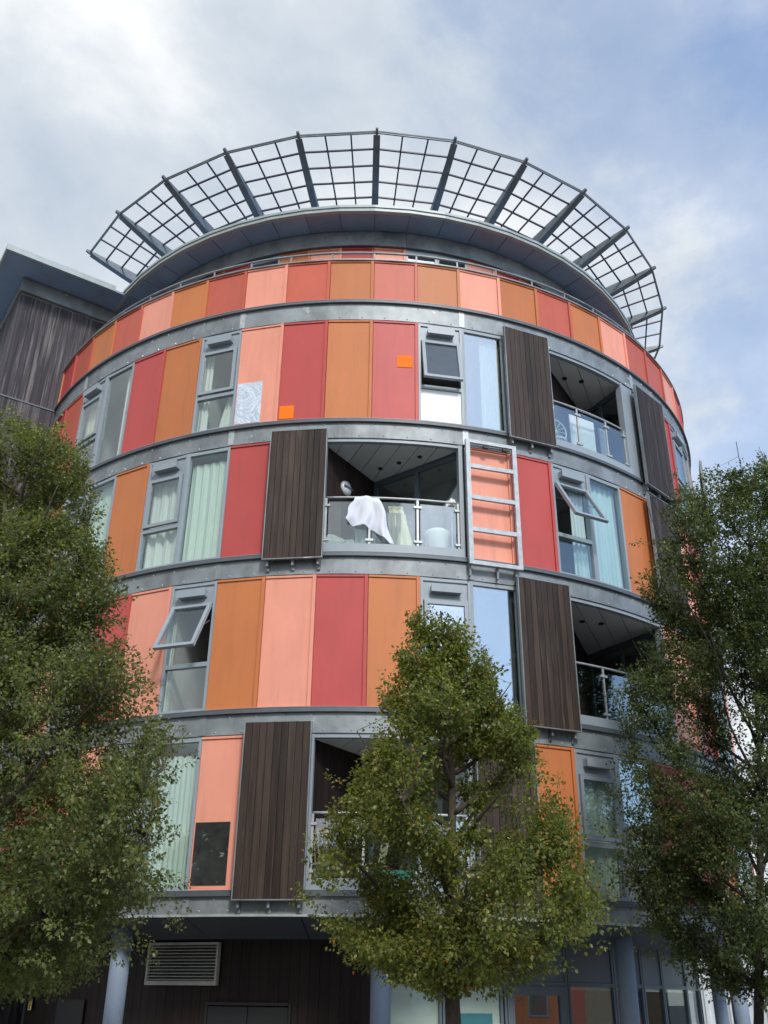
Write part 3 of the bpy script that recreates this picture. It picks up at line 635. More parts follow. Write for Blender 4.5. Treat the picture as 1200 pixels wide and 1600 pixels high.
# shop windows at the right: (angle0, angle1, kind)
GW = [(3.6, 10.3, 'blind'), (10.4, 18.2, 'blind'), (18.4, 27.8, 'door'), (27.9, 36.2, 'glass'), (36.3, 42.5, 'glass'), (42.6, 48.0, 'glass'), (48.1, 57.0, 'glass'), (57.1, 66.0, 'glass'), (66.1, 75.0, 'glass'), (-64.0, -54.7, 'glass'), (-73.5, -64.1, 'glass')]
for d0, d1, kd in GW:
    q0, q1 = deg(d0), deg(d1); a = (q0+q1)/2; rr = 7.6*math.cos((q1-q0)/2); x, y, _ = pt(a, rr, 0); hw = 7.6*math.sin((q1-q0)/2)
    m = MB(); e = 0.045
    m.box(-hw, -hw+e, -0.02, 0.06, 0.12, 2.58); m.box(hw-e, hw, -0.02, 0.06, 0.12, 2.58)
    m.box(-hw+e, hw-e, -0.016, 0.06, 1.84, 1.90); m.box(-hw+e, hw-e, 0.006, 0.05, 1.902, 2.57); m.box(-hw+e, hw-e, -0.016, 0.06, 0.12, 0.35)
    f = m.build('shop_window', 'frame_dark', B, (x, y, 0), a)
    if kd == 'door':
        m = MB(); b = 0.13; m.box(-hw+e+.003, -hw+e+b, -0.04, 0.03, 0.36, 1.835); m.box(hw-e-b, hw-e-.003, -0.04, 0.03, 0.36, 1.835); m.box(-hw+e+b, hw-e-b, -0.038, 0.03, 1.70, 1.835)
        m.build('opening_leaf', 'frame_dark', f)
        MB().box(-hw+e+b, hw-e-b, 0.0, 0.01, 0.36, 1.70).build('pane', 'glass_refl', f)
    else:
        MB().box(-hw+e+.001, hw-e-.001, 0.015, 0.025, 0.351, 1.839).build('pane', 'glass_refl' if 27 < d0 < 37 else 'glass', f)
    if kd == 'blind': MB().box(-hw+e+.001, hw-e-.001, 0.05, 0.055, 0.351, 1.839).build('blind', 'blind', f)
    elif kd == 'glass': MB().box(-hw+e+.001, hw-e-.001, 0.05, 0.058, 1.79, 1.839).build('rolled_blind', 'white', f)
MB().arc(deg(3.2), deg(75.2), 5.75, 5.8, 0.12, 2.6).build('ground_room_wall', 'slab', B)
MB().arc(deg(-73.6), deg(-54.6), 5.75, 5.8, 0.12, 2.6).build('ground_room_wall', 'slab', B)

# ------------------------------------------------------------------ neighbouring timber block
NB = empty('timber_block', (-8.87, -5.41, 0), math.atan2(0.54, 0.84)); tag(NB, 'weathered timber clad block with flat overhanging roof left of the round building', 'building')
# local: x runs towards the drum along the front, y runs back, front face at y=0
rows = [(0.0, 2.9), (2.93, 5.75), (5.78, 8.6), (8.63, 11.5), (11.53, 14.42), (14.45, 17.5)]
npl = 24; Lf = 3.4
for z0, z1 in rows:
    me = MB().box(0.003, Lf/npl-0.003, 0, 0.04, z0+0.01, z1).mesh('plank', 'wood_grey')
    for i in range(npl): place('plank', me, NB, (i*Lf/npl, random.uniform(-0.004, 0.004), 0))
mes = {}
for z0, z1 in rows[3:]:
    me = MB().box(0, 0.04, 0.003, 0.137, z0+0.01, z1).mesh('plank', 'wood_grey')
    for i in range(24): place('plank', me, NB, (-0.045, 0.002+i*0.14, 0))
m = MB(); m.box(0.0, Lf, 0.045, 9, 0, 17.9); m.build('block_wall', 'slab', NB)
m = MB()
for z0, z1 in rows[:-1]: m.box(-0.06, Lf, -0.02, 0.0, z1-0.01, z1+0.03)
m.build('joint_flashing', 'galv_dark', NB)
m = MB(); m.box(-0.08, Lf, -0.06, 0.02, 17.56, 17.96); m.box(-0.08, -0.0, 0.02, 8, 17.56, 17.96); m.build('wall_head_band', 'galv', NB)
m = MB(); m.box(-0.66, Lf+2.2, -0.83, 9, 17.99, 18.05); m.build('roof_soffit', 'soffit', NB)
m = MB(); m.box(-0.72, 2.05, -0.89, -0.83, 17.96, 18.13); m.box(-0.72, -0.66, -0.83, 9, 17.962, 18.13); m.build('roof_fascia', 'fascia', NB)
m = MB(); m.box(-1.0, -0.05, 1.3, 3.2, 15.15, 15.27); m.build('balcony_ledge', 'frame', NB)
m = MB(); m.box(-0.10, -0.046, 0.6, 1.5, 11.8, 15.1); m.build('side_window', 'glass_refl', NB)

# ------------------------------------------------------------------ curtains and things in the windows
def curtain(f, k, x0, x1, material, label, z0=0.06, z1=2.34, waves=7, depth=0.16, amp=0.035, seed=0, flare=0.0):
    rg = random.Random(seed+f*31+k); (cx, cy, _), a = cell_tf(k)
    n = int(60*(x1-x0)/0.85)+8; nz = 8; vs = []; ph = [rg.uniform(0, 6.28) for _ in range(3)]
    for j in range(nz+1):
        t = j/nz; z = z0+(z1-z0)*t
        for i in range(n+1):
            u = i/n; s = 1.0+flare*(1-t)
            x = (x0+(x1-x0)*u) if flare == 0 else x1-(x1-x0)*(1-u)*(1-flare*(t**1.5))
            yy = depth+amp*(math.sin(u*waves*6.28+ph[0]+0.5*math.sin(3*t+ph[1]))+0.4*math.sin(u*waves*15.1+ph[2]+t))*(0.5+0.5*(1-t))
            vs.append((x, yy, FL[f][0]+z))
    fs = [(j*(n+1)+i, j*(n+1)+i+1, (j+1)*(n+1)+i+1, (j+1)*(n+1)+i) for j in range(nz) for i in range(n)]
    o = MB().add(vs, fs).build('curtain', material, None, (cx, cy, 0), a, smooth=True)
    return tag(o, label, 'curtain', 'curtains behind the windows')
G = lambda s: s
curtain(3, -4, -0.44, 0.43, 'curtain', 'pale green curtain filling the tall pane beside the red panel on the third level', z1=2.2, waves=5)
curtain(3, -5, -0.44, 0.43, 'curtain_white', 'off-white curtain behind the small shut sash, left of the full green curtain', waves=4)
curtain(3, -7, -0.44, 0.43, 'curtain', 'pale teal curtain in the pane next to the left tree, third level', waves=4, amp=0.015)
curtain(3, 5, -0.44, 0.43, 'curtain_blue', 'light blue curtain filling the pane right of the wide open window', waves=6)
curtain(3, 4, 0.1, 0.43, 'curtain_blue', 'narrow light blue curtain below the wide open window', waves=3)
curtain(4, 2, -0.02, 0.40, 'curtain_white', 'white pleated curtain hanging beside the top right timber shutter', waves=8, amp=0.02)
curtain(4, -7, 0.12, 0.43, 'curtain_white', 'grey-white curtain at the right of the leftmost tall top floor pane', waves=4, seed=8)
curtain(4, -4, -0.44, -0.22, 'curtain_white', 'thin white curtain at the left side of the narrow top floor window', waves=3)
curtain(4, -4, 0.05, 0.44, 'curtain_white', 'white curtain swept back at the right side of the narrow top floor window', waves=3, z1=1.2, flare=0.8, seed=5)
curtain(4, -8, -0.30, 0.40, 'curtain_cream', 'yellowish curtain behind the leftmost top floor window', z0=0.85, waves=6)
curtain(1, -4, -0.42, 0.43, 'curtain', 'pale green pleated curtain left of the pink panel with the dark sheet', waves=9, z1=2.15, amp=0.02)
curtain(1, 4, -0.43, 0.43, 'curtain', 'greenish curtain in the lowest window beside the orange panel', waves=4, z1=2.0)
curtain(1, 5, -0.43, 0.2, 'curtain_white', 'white curtain in the lowest tall pane beside the right tree', waves=4, seed=3)
curtain(2, -4, -0.44, -0.36, 'curtain', 'strip of curtain in the second level window with the open sash', waves=2)
curtain(1, -5, -0.40, 0.43, 'curtain_white', 'white curtain behind the left tree in the lowest opening window', waves=5)

def local(k, f, r=8.6):
    a = ang(k); x, y, _ = pt(a, r, 0); return (x, y, FL[f][0]-0.045), a
# washing over the rail of the middle balcony
(x, y, z), a = local(-0.12, 3, 8.95)
vs = []; n = 30; nz = 18; rg = random.Random(4)
for j in range(nz+1):
    t = j/nz
    for i in range(n+1):
        u = i/n; xx = (-0.17+0.47*u)*(1-t)+(-0.34+0.88*u)*t+0.02*math.sin(9*t+u*5)
        drop = 1.16-t*(0.50+0.44*u+0.05*math.sin(u*9))-(0.10*abs(u-0.4) if t < 0.3 else 0.06*abs(u-0.4))
        yy = -0.05-(0.012+0.05*t)*math.sin(u*15+2.2*t)-0.02*math.sin(u*33+t*6)*t
        if j < 2: yy = 0.03-0.05*j/2+yy*0.4
        vs.append((xx, yy-0.02, FL[3][0]+drop+0.03))
o = MB().add(vs, [(j*(n+1)+i, j*(n+1)+i+1, (j+1)*(n+1)+i+1, (j+1)*(n+1)+i) for j in range(nz) for i in range(n)]).build('towel', 'towel', None, (x, y, 0), a, smooth=True)
tag(o, 'white towel hung over the rail of the middle balcony', 'towel')
def lumpy(name, material, loc, a, rx, ry, rz_, seed, amp=0.25, n=14):
    rg = np.random.default_rng(seed); vs = []
    ph = rg.uniform(0, 6.28, 6)
    for j in range(n+1):
        th = PI*j/n
        for i in range(n*2):
            f = 2*PI*i/(2*n); q = 1+amp*(math.sin(3*f+ph[0]+2*th)*0.5+math.sin(5*th+ph[1]+f)*0.4+math.sin(7*f+ph[2])*0.3*math.sin(th))
            vs.append((rx*q*math.sin(th)*math.cos(f), ry*q*math.sin(th)*math.sin(f), rz_*(1+q*math.cos(th))))
    fs = [(j*2*n+i, j*2*n+(i+1) % (2*n), (j+1)*2*n+(i+1) % (2*n), (j+1)*2*n+i) for j in range(n) for i in range(2*n)]
    return MB().add(vs, [f[::-1] for f in fs]).build(name, material, None, loc, a, smooth=False)
(x, y, z), a = local(-0.75, 3, 8.72); tag(lumpy('carrier_bag', 'bag', (x, y, z+0.16), a, 0.2, 0.13, 0.17, 3), 'crumpled white plastic bag at the left corner of the middle balcony', 'bag')
(x, y, z), a = local(-0.42, 3, 8.72); tag(lumpy('carrier_bag', 'bag', (x, y, z+0.16), a, 0.17, 0.12, 0.13, 8), 'low greenish plastic bag lying between the corner bag and the towel', 'bag')
(x, y, z), a = local(0.62, 3, 8.8)
vs = []; 
for j in range(9):
    for i in range(13):
        u, t = i/12, j/8; vs.append((-0.22+0.28*u+0.22*t, 0.02*math.sin(u*14+t*3), 1.05-t*0.9))
cl = MB().add(vs, [(j*13+i, j*13+i+1, (j+1)*13+i+1, (j+1)*13+i) for j in range(8) for i in range(12)]).build('folded_parasol', 'cream', None, (x, y, z+0.06), a, smooth=True)
tag(cl, 'pale yellow cloth leaning behind the glass right of the towel', 'cloth')
(x, y, z), a = local(1.45, 3, 8.62)
o = MB().lathe([(0.19, 0), (0.23, 0.62), (0.24, 0.64), (0.24, 0.69), (0.20, 0.72)], n=24).build('storage_bin', 'white', None, (x, y, z), a, smooth=True); tag(o, 'white lidded bin behind the right glass of the middle balcony', 'bin')
(x, y, z), a = local(1.72, 3, 8.82)
pl = empty('string_mop', (x, y, z), a); tag(pl, 'white string mop stood head up in the right corner of the middle balcony', 'mop')
MB().tube([(0, 0, 0), (0, 0, 1.18)], 0.012, 6).build('handle', 'galv_light', pl)
hm = MB(); rg = random.Random(9)
for i in range(70):
    th = rg.uniform(0, 6.28); l = rg.uniform(0.06, 0.12); hm.tube([(0, 0, 1.24), (math.cos(th)*l*.8, math.sin(th)*l*.8, 1.27+rg.uniform(-.02, .05)), (math.cos(th)*l, math.sin(th)*l, 1.15)], [0.012, 0.013, 0.006], 5)
q = hm.build('mop_head', 'white', pl); q['kind'] = 'stuff'
# clothes airer with garments behind the glass
(x, y, z), a = local(0.28, 3, 8.62)
ca = empty('clothes_airer', (x, y, z), a); tag(ca, 'folding clothes airer stood behind the white towel on the middle balcony', 'clothes airer')
for sx in (-0.42, 0.42):
    MB().tube([(sx, -0.16, 0), (sx, 0.16, 0.95)], 0.010, 6).build('leg', 'white', ca); MB().tube([(sx, 0.16, 0), (sx, -0.16, 0.95)], 0.010, 6).build('leg', 'white', ca)
for i in range(5): MB().tube([(-0.42, -0.16+0.08*i, 0.95), (0.42, -0.16+0.08*i, 0.95)], 0.006, 5).build('rail', 'white', ca)
def garment(x0, x1, zt_, zb, material, yy, label, seed):
    rg = random.Random(seed); ph = rg.uniform(0, 6); vs = []
    for j in range(11):
        for i in range(19):
            u, t = i/18, j/10; vs.append((x0+(x1-x0)*u+0.04*math.sin(4*t+ph)*(u-0.5), yy-0.03*math.sin(u*16+ph+t*2)*(0.3+t), zt_-(zt_-zb)*t*(1+0.10*math.sin(u*8+ph))))
    o = MB().add(vs, [(j*19+i, j*19+i+1, (j+1)*19+i+1, (j+1)*19+i) for j in range(10) for i in range(18)]).build('garment', material, None, (x, y, z), a, smooth=True)
    tag(o, label, 'laundry')
M['grey_cloth'] = cloth('grey_cloth', (0.14, 0.13, 0.12), 0.1); M['check'] = cloth('mixed_cloth', (0.42, 0.36, 0.30), 0.1)
garment(-0.52, -0.12, 0.97, 0.22, 'bag', -0.19, 'pale garment on the airer left of the white towel', 1)
garment(-0.30, 0.22, 0.80, 0.05, 'grey_cloth', -0.10, 'dark grey garment hanging low under the white towel', 2)
garment(0.10, 0.33, 0.96, 0.15, 'check', -0.2, 'brownish garment between the white towel and the yellow cloth', 3)
# bulkhead lamp on the boarded wall
P0 = pt(ang(-1), 8.86, 0); ap = (0.14, -7.36); t = 0.42; lx, ly = P0[0]+(ap[0]-P0[0])*t, P0[1]+(ap[1]-P0[1])*t; an = math.atan2(ap[1]-P0[1], ap[0]-P0[0])
lamp = empty('bulkhead_lamp', (lx, ly, 10.62), an, B)
bpy.data.objects.remove(lamp)
m = MB().lathe([(0.16, 0), (0.16, 0.035), (0.13, 0.07), (0.06, 0.09)], n=24); m.v = [(vx, -vz, vy) for vx, vy, vz in m.v]
lamp = m.build('bulkhead_lamp', 'lamp', B, (lx, ly, 10.52), an, smooth=True)
MB().box(-0.14, 0.14, -0.1, -0.085, -0.02, 0.02).build('lamp_bar', 'frame_dark', lamp)
# pine chairs, teal crate on the lowest balcony
def chair(x, y, z, a, label):
    c = empty('wooden_chair', (x, y, z), a); tag(c, label, 'chair', 'pine chairs on the lowest balcony')
    MB().box(-0.21, 0.21, -0.2, 0.2, 0.43, 0.46).build('seat', 'pine', c)
    for sx in (-1, 1):
        for sy in (-1, 1): MB().tube([(sx*0.16, sy*0.15, 0.43), (sx*0.21, sy*0.20, 0)], [0.017, 0.014], 8).build('leg', 'pine', c)
        MB().tube([(sx*0.185, 0.175, 0.14), (sx*0.185, -0.175, 0.14)], 0.01, 6).build('stretcher', 'pine', c)
    for i in range(5):
        px = -0.17+i*0.085; MB().tube([(px*0.9, 0.17, 0.46), (px, 0.25, 0.92)], 0.011, 6).build('back_spindle', 'pine', c)
    MB().hexa([(-0.21, 0.235, 0.88), (0.21, 0.235, 0.88), (0.21, 0.26, 0.88), (-0.21, 0.26, 0.88), (-0.2, 0.25, 0.96), (0.2, 0.25, 0.96), (0.2, 0.275, 0.96), (-0.2, 0.275, 0.96)]).build('back_rail', 'pine', c)
(x, y, z), a = local(-0.66, 1, 8.68); chair(x, y, z, a+2.6, 'pale wooden spindle back chair next to the timber shutter on the lowest balcony')
(x, y, z), a = local(0.15, 1, 8.62); chair(x, y, z, a-1.9, 'pale wooden chair half hidden by the middle tree on the lowest balcony')
(x, y, z), a = local(0.55, 1, 8.75)
o = MB().hexa([(-0.25, -0.15, 0), (0.25, -0.15, 0), (0.25, 0.15, 0), (-0.25, 0.15, 0), (-0.28, -0.18, 0.35), (0.28, -0.18, 0.35), (0.28, 0.18, 0.35), (-0.28, 0.18, 0.35)]).build('storage_crate', 'tealbox', None, (x, y, z), a); tag(o, 'teal plastic crate behind the glass of the lowest balcony', 'crate')
# top right balcony: round wicker chair and pale boards
(x, y, z), a = local(4.45, 4, 8.7)
hc = empty('round_chair', (x, y, z), a); tag(hc, 'round rimmed garden chair behind the left glass of the top right balcony', 'chair')
MB().tube([(0.27*math.cos(t*PI/12), -0.05, 0.62+0.27*math.sin(t*PI/12)) for t in range(25)], 0.014, 6).build('back_rim', 'white', hc)
for t in range(6):
    q = PI*t/6; MB().tube([(0.26*math.cos(q), -0.05, 0.62+0.26*math.sin(q)), (-0.26*math.cos(q), -0.03, 0.62-0.26*math.sin(q))], 0.006, 5).build('spoke', 'white', hc)
MB().lathe([(0.24, 0.34), (0.25, 0.37)], n=20).build('seat', 'white', hc)
for q in (0.8, 2.4, 3.9, 5.5): MB().tube([(0.2*math.cos(q), 0.2*math.sin(q), 0.34), (0.24*math.cos(q), 0.24*math.sin(q), 0)], 0.012, 6).build('leg', 'white', hc)
(x, y, z), a = local(5.35, 4, 8.7); o = MB().box(-0.34, 0.34, 0, 0.03, 0, 1.22).build('leaning_board', 'white', None, (x, y, z), a-0.05); tag(o, 'wide white board standing behind the centre glass of the top right balcony', 'board')
(x, y, z), a = local(5.98, 4, 8.76); o = MB().box(-0.10, 0.16, 0, 0.03, 0, 1.12).build('leaning_board', 'frame', None, (x, y, z), a+0.1); tag(o, 'narrow pale board standing right of the wide white board on the balcony', 'board')
# blue chair back in the window
(x, y, z), a = local(-4.72, 3, 8.72)
o = MB().tube([(0.10*math.cos(t*PI/10), 0, 0.42+0.36*math.sin(t*PI/10)) for t in range(21)], 0.014, 6); o.box(-0.085, 0.085, 0.005, 0.012, 0.15, 0.68)
o = o.build('folded_ironing_board', 'bluep', None, (x, y, z+0.06), a); tag(o, 'blue board with a rounded end standing in the lower pane beside the off-white curtain', 'ironing board')

# warning sign
a = deg(-51.6); x, y, _ = pt(a, 7.66, 0)
sg = MB().box(-0.075, 0.075, -0.006, 0.0, 1.38, 1.60).build('warning_sign', 'ybag', None, (x, y, 0), a)
tag(sg, 'yellow and white electrical warning sign on the dark timber wall near the left column', 'sign')
MB().box(-0.064, 0.064, -0.009, -0.0065, 1.395, 1.585).build('sign_face', 'yellow', sg)
m = MB(); m.add([(-0.05, -0.0115, 1.50), (0.05, -0.0115, 1.50), (0, -0.0115, 1.58)], [(0, 1, 2)]); m.build('triangle_symbol', 'black', sg)
m = MB(); m.add([(-0.034, -0.0135, 1.508), (0.034, -0.0135, 1.508), (0, -0.0135, 1.564)], [(0, 1, 2)]); m.build('triangle_field', 'yellow', sg)
m = MB(); m.add([(0.004, -0.0155, 1.552), (-0.012, -0.0155, 1.53), (0.0, -0.0155, 1.53), (-0.004, -0.0155, 1.512), (0.012, -0.0155, 1.536), (0.001, -0.0155, 1.536)], [(0, 1, 2, 3, 4, 5)]); m.build('lightning_symbol', 'black', sg)
m = MB()
for zz, wd in ((1.475, 0.05), (1.458, 0.042), (1.405, 0.055)): m.box(-wd, wd, -0.012, -0.0095, zz-0.004, zz+0.004)
m.box(-0.02, 0.02, -0.012, -0.0095, 1.418, 1.445); m.build('printed_lines', 'black', sg)
# teal sign behind the shop window
a = deg(14.6); x, y, _ = pt(a, 7.56, 0)
o = MB().box(-0.30, 0.30, 0.0, 0.006, 1.2, 1.43).build('notice_board', 'teal', None, (x, y, 0), a); tag(o, 'teal notice board low in the pale shop window behind the tree trunk', 'notice')

# ------------------------------------------------------------------ far pale wall at the right
fb = empty('pale_shed', (34, 42, 0), -0.6); tag(fb, 'far pale ribbed building glimpsed behind the columns at lower right', 'building')
MB().box(-14, 14, 0, 8, 0, 5.2).build('wall', 'farwall', fb)
rb = MB().box(-0.12, 0.12, -0.12, 0, 0, 5.2).mesh('rib', 'farwall')
for i in range(34): place('rib', rb, fb, (-13.5+i*0.82, 0, 0))
MB().box(-4, 2.0, -0.2, -0.13, 0.4, 2.6).build('door', 'yellow', fb)
# street front on the other side of the road, seen only in the window glass
ob = empty('brick_terrace', (0, -46, 0)); tag(ob, 'brick and orange fronted terrace across the street, mirrored in the shop windows', 'building')
M['brick'] = mat('yellow_brick', (0.30, 0.24, 0.16), 0.85, 0, 0.25, 9, (1, 1, 3))
for i in range(8):
    x0 = -36+i*9; MB().box(x0, x0+5.4, -8, 0, 0, 8.6).build('brick_wall', 'brick', ob); MB().box(x0+5.4, x0+9, -8, -0.3, 0, 8.0).build('orange_wall', 'terra', ob)
    for j in range(3):
        for q in (1.0, 3.4): w_ = MB().box(x0+q, x0+q+1.2, 0, 0.06, 1+j*2.7, 2.5+j*2.7).build('window', 'frame', ob); MB().box(x0+q+.1, x0+q+1.1, 0.061, 0.07, 1.1+j*2.7, 2.4+j*2.7).build('pane', 'glass_refl', w_)
MB().box(-37, 37, -8.5, 0.6, 8.6, 8.8).build('roof', 'slab', ob)

sb = empty('clad_block', (30, -8, 0), -PI/2); tag(sb, 'brick, orange and teal fronted block down the side street, mirrored in the right shop windows', 'building')
M['tealclad'] = mat('pale_teal_cladding', (0.22, 0.42, 0.46), 0.5)
for i, (wd_, mt) in enumerate(((6.5, 'brick'), (3.2, 'terra'), (2.2, 'tealclad'), (5.0, 'brick'), (3.6, 'terra'), (7.5, 'brick'), (3.0, 'orange'), (2.5, 'tealclad'), (6.0, 'brick'))):
    x0 = -12+sum((6.5, 3.2, 2.2, 5.0, 3.6, 7.5, 3.0, 2.5, 6.0)[:i])
    MB().box(x0, x0+wd_, 0, 7, 0, 8.8-(i % 2)*0.5).build('front_wall', mt, sb)
    for j in range(3):
        for q in range(int(wd_/2.2)):
            w_ = MB().box(x0+0.7+q*2.1, x0+1.8+q*2.1, -0.05, 0, 1.0+j*2.7, 2.5+j*2.7).build('window', 'frame', sb); MB().box(x0+0.78+q*2.1, x0+1.72+q*2.1, -0.06, -0.051, 1.08+j*2.7, 2.42+j*2.7).build('pane', 'glass_refl', w_)

# ------------------------------------------------------------------ trees
def lowpass(P, seed, freq):
    r = np.random.default_rng(seed); out_ = np.zeros(len(P))
    for _ in range(9):
        d = r.normal(size=3); d /= np.linalg.norm(d); out_ += np.sin(P@d*freq*r.uniform(0.6, 1.7)+r.uniform(0, 6.28))
    return out_/3.0
def tree(name, label, base, h_, fork, prof, leafm, barkm, seed, ntw, leaf, trunk_r, gap=0.0, lean=(0, 0), nlimb=26, up_=0.62, per=13, group=None, stems=1, asym=None):
    """prof(t) -> crown radius at relative height t of the crown; leaves sit on twigs carried by limbs"""
    rg = np.random.default_rng(seed); T = empty(name, base); tag(T, label, 'tree', group)
    H = h_
    def axis(z):
        t = z/H; return np.array([lean[0]*t+0.05*math.sin(2.3*t*3+seed), lean[1]*t+0.05*math.sin(2.9*t*3+seed*2), z])
    zs = np.linspace(0, H*0.96, 16)
    rad = [max(0.010, trunk_r*(1-0.93*(z/H)**0.75)*(1.18 if z < 0.1 else 1)) for z in zs]
    MB().tube([axis(z) for z in zs], rad, 12).build('trunk', barkm, T, smooth=True)
    limbs = []; LP = []; LR = []
    for i in range(nlimb):
        t = (i+0.5)/nlimb; z0 = fork+(H*0.92-fork)*t**1.15*0.93; az = i*2.39996+rg.uniform(-0.4, 0.4)
        zr = (z0-fork)/(H-fork)
        # length so that the tip reaches the outline
        el = up_+0.35*zr+rg.uniform(-0.12, 0.12)
        tip_t = min(0.97, zr+0.22*(1-zr)); R = prof(tip_t)*(asym(az, tip_t) if asym else 1)*rg.uniform(0.78, 0.97)
        p0 = axis(z0); L = R/max(0.35, math.cos(el)); L = min(L, (H-z0)*1.1/max(0.3, math.sin(el)) if zr > .5 else L)
        n = 9; pts = []
        b1, b2 = rg.uniform(-0.3, 0.3), rg.uniform(-0.12, 0.12)
        d = np.array([math.cos(az)*math.cos(el*0.7), math.sin(az)*math.cos(el*0.7), math.sin(el*0.7)]); p = p0.copy()
        for j in range(n+1):
            pts.append(p.copy()); e = el*(0.7+0.55*j/n); aa = az+b1*math.sin(j*0.8)+b2*j*0.3
            p = p+L/n*np.array([math.cos(aa)*math.cos(e), math.sin(aa)*math.cos(e), math.sin(e)])
        r0 = trunk_r*0.42*(1-0.72*zr); rr = [max(0.006, r0*(1-0.88*j/n)) for j in range(n+1)]
        MB().tube(pts, rr, 7).build('limb', barkm, T, smooth=True)
        LP += pts; LR += rr; limbs.append(np.array(pts))
    LP = np.array(LP)
    # the leader carries twigs too
    LP = np.vstack([LP, np.array([axis(z) for z in np.linspace(fork, H*0.96, 20)])])
    # twig tips through the crown volume, kept where the lump field is positive
    n = ntw*4; t = rg.beta(1.15, 1.25, n); az = rg.uniform(0, 2*PI, n)
    R = np.array([prof(x) for x in t])
    if asym is not None: R = R*np.array([asym(a_, x) for a_, x in zip(az, t)])
    R = R*(1+np.clip(0.20*lowpass(np.c_[np.cos(az), np.sin(az), t*3.0], seed+9, 3.2), -0.26, 0.24))
    rr = R*np.sqrt(rg.uniform(0.04, 1.0, n))*np.where(rg.uniform(0, 1, n) < 0.05, rg.uniform(1.0, 1.25, n), rg.uniform(0.85, 1.06, n))
    z = fork+(H-fork)*t
    C_ = np.array([axis(q) for q in z]); P = np.c_[C_[:, 0]+rr*np.cos(az), C_[:, 1]+rr*np.sin(az), z+rg.normal(0, 0.05, n)]
    f = lowpass(P, seed+5, 2.6)+0.6*lowpass(P, seed+6, 5.5)
    # density follows volume: reject by radius
    keep = (f > gap+rg.normal(0, 0.15, n)) & (rg.uniform(0, 1, n) < (R/R.max())**1.3+0.12)
    P = P[keep][:ntw]
    tw = MB(); V = []; F = []; tone = []
    # attach each twig to the nearest limb point below/inside
    lv_p, lv_d, lv_t = [], [], []
    tv, tf = [], []
    for i in range(len(P)):
        p = P[i]; d2 = ((LP-p)**2).sum(1)+np.maximum(0, LP[:, 2]-p[2]+0.05)*2.0
        j = int(np.argmin(d2)); q = LP[j]; v = p-q; L = np.linalg.norm(v)
        if L < 0.05: v = rg.normal(size=3); L = 1.0; v /= np.linalg.norm(v); p = q+v*0.15; v = p-q; L = 0.15
        mid = q+v*0.5+np.array([0, 0, -0.06*L])+rg.normal(0, 0.04, 3)*L
        end = p+rg.normal(0, 0.04, 3)+np.array([0, 0, 0.04])
        path = [q, mid, end]
        r_ = [min(0.009, 0.003+0.004*L), 0.004, 0.0018]
        o = len(tv)
        for a_, (c, r1) in enumerate(zip(path, r_)):
            for b_ in range(3):
                th = 2.094*b_; tv.append((c[0]+r1*math.cos(th), c[1]+r1*math.sin(th), c[2]))
        for a_ in range(2):
            for b_ in range(3): tf.append((o+a_*3+b_, o+a_*3+(b_+1) % 3, o+a_*3+3+(b_+1) % 3, o+a_*3+3+b_))
        nl = int(per*rg.uniform(0.7, 1.3)); s = rg.uniform(0.0, 1.0, nl)**0.6
        seg = min(L, 0.42)
        direc = (end-mid)/max(1e-6, np.linalg.norm(end-mid))
        side = rg.normal(size=(nl, 3)); side /= np.linalg.norm(side, axis=1)[:, None]
        bp = end-direc*seg*(1-s)[:, None]+side*rg.uniform(0.02, 0.085, nl)[:, None]
        lv_p.append(bp); lv_d.append(side+direc*0.5+np.array([0, 0, -0.35])); 
        tb = rg.normal(0, 0.11)
        lv_t.append(np.clip(0.42+tb+rg.normal(0, 0.16, nl), 0.02, 0.93))
    MB().add(tv, tf).build('twigs', barkm, T)['kind'] = 'stuff'
    p = np.vstack(lv_p); d = np.vstack(lv_d); tn = np.concatenate(lv_t); nL = len(p)
    d /= np.linalg.norm(d, axis=1)[:, None]
    au = rg.uniform(0, 1, nL) < 0.012; tn[au] = rg.uniform(0.96, 1.0, au.sum())
    nrm = rg.normal(size=(nL, 3))*0.75+np.array([0, 0, 0.9]); nrm -= (nrm*d).sum(1)[:, None]*d; nrm /= np.linalg.norm(nrm, axis=1)[:, None]
    sd_ = np.cross(d, nrm); sz = leaf*rg.uniform(0.6, 1.4, nL)[:, None]; wv = 0.36*sz*rg.uniform(0.85, 1.15, nL)[:, None]
    fold = nrm*wv*0.45; curl = nrm*sz*-0.18
    b0 = p; b1 = p+d*sz*0.42+sd_*wv+fold; b2 = p+d*sz+curl; b3 = p+d*sz*0.42-sd_*wv+fold; b4 = p+d*sz*0.5
    Vv = np.stack([b0, b1, b2, b3, b4], 1).reshape(-1, 3)
    idx = np.arange(nL)*5
    tri = np.stack([np.c_[idx, idx+1, idx+4], np.c_[idx+4, idx+1, idx+2], np.c_[idx, idx+4, idx+3], np.c_[idx+4, idx+2, idx+3]], 1).reshape(-1, 3)
    me = bpy.data.meshes.new('foliage'); me.vertices.add(len(Vv)); me.vertices.foreach_set('co', Vv.ravel().astype(np.float32))
    me.loops.add(len(tri)*3); me.loops.foreach_set('vertex_index', tri.ravel().astype(np.int32))
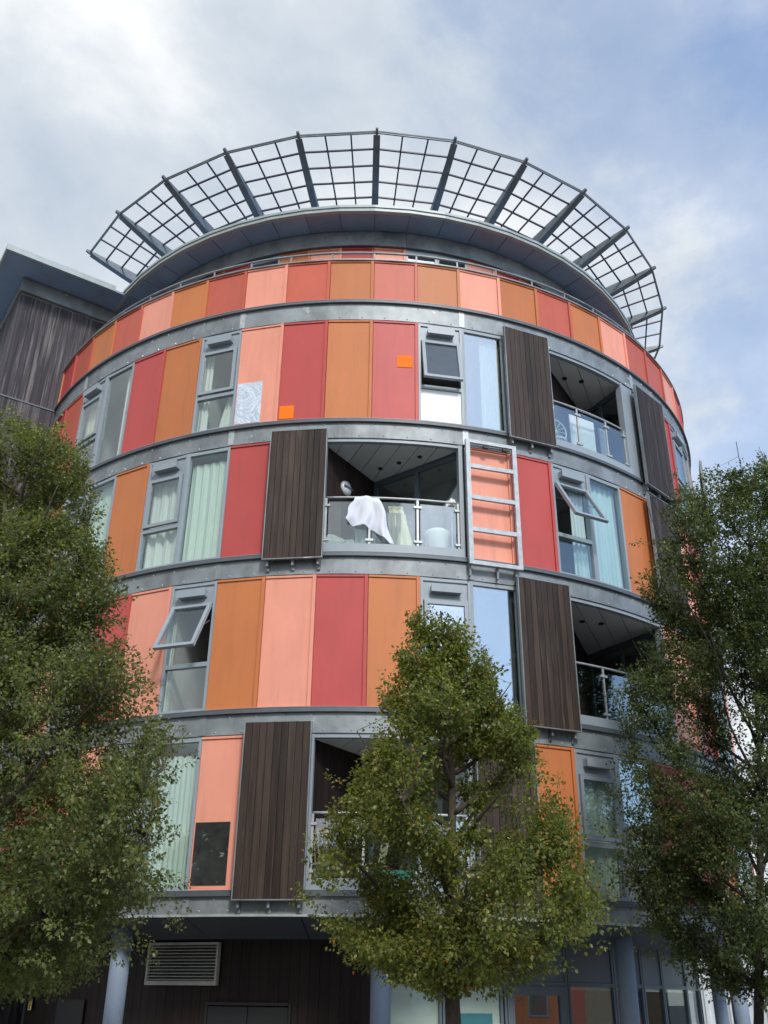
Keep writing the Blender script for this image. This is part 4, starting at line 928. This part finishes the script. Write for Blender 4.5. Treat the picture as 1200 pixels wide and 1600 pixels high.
    me.polygons.add(len(tri)); me.polygons.foreach_set('loop_start', np.arange(0, len(tri)*3, 3, dtype=np.int32)); me.polygons.foreach_set('loop_total', np.full(len(tri), 3, dtype=np.int32))
    me.update(calc_edges=True); at = me.attributes.new('tone', 'FLOAT', 'POINT'); at.data.foreach_set('value', np.repeat(tn, 5).astype(np.float32))
    me.materials.append(M[leafm]); me.validate()
    fo = place('foliage', me, T); fo['kind'] = 'stuff'
    print(name, 'leaves', nL)
    return T
def interp(pts):
    xs, ys = zip(*pts); return lambda t: float(np.interp(t, xs, ys))
tree('pear_tree', 'slender yellowing pear tree standing alone in front of the middle of the round building', (1.16, -12.5, 0.1), 6.5, 1.62,
     interp([(0, 0.6), (0.05, 1.2), (0.1, 1.55), (0.2, 1.6), (0.31, 1.6), (0.44, 1.48), (0.6, 1.12), (0.71, 0.8), (0.86, 0.5), (0.95, 0.25), (1, 0.08)]), 'leaf_mid', 'bark', 3, 3000, 0.048, 0.125, gap=0.0, lean=(-0.12, 0), up_=0.55, per=25)
tree('pear_tree', 'large dark green tree at the left edge covering the left side of the building', (-4.9, -12.5, 0.1), 9.2, 1.5,
     interp([(0, 1.6), (0.06, 2.7), (0.13, 3.1), (0.27, 2.95), (0.36, 2.35), (0.44, 1.85), (0.54, 1.55), (0.71, 1.38), (0.82, 1.3), (0.9, 1.1), (0.96, 0.8), (1, 0.3)]), 'leaf_left', 'bark', 12, 8000, 0.048, 0.16, gap=-0.2, up_=0.5, nlimb=34, per=27)
tree('pear_tree', 'tall fine leaved dark tree at the right edge with sky showing through it', (5.35, -10.0, 0.1), 9.9, 1.6,
     interp([(0, 0.9), (0.08, 1.4), (0.2, 1.75), (0.4, 1.8), (0.55, 1.75), (0.7, 1.6), (0.85, 1.45), (0.95, 1.0), (1, 0.4)]), 'leaf_right', 'bark_dark', 23, 7800, 0.048, 0.085, gap=-0.1, lean=(1.45, 0), up_=0.85, nlimb=46, per=22)
print('objects', len(bpy.data.objects))
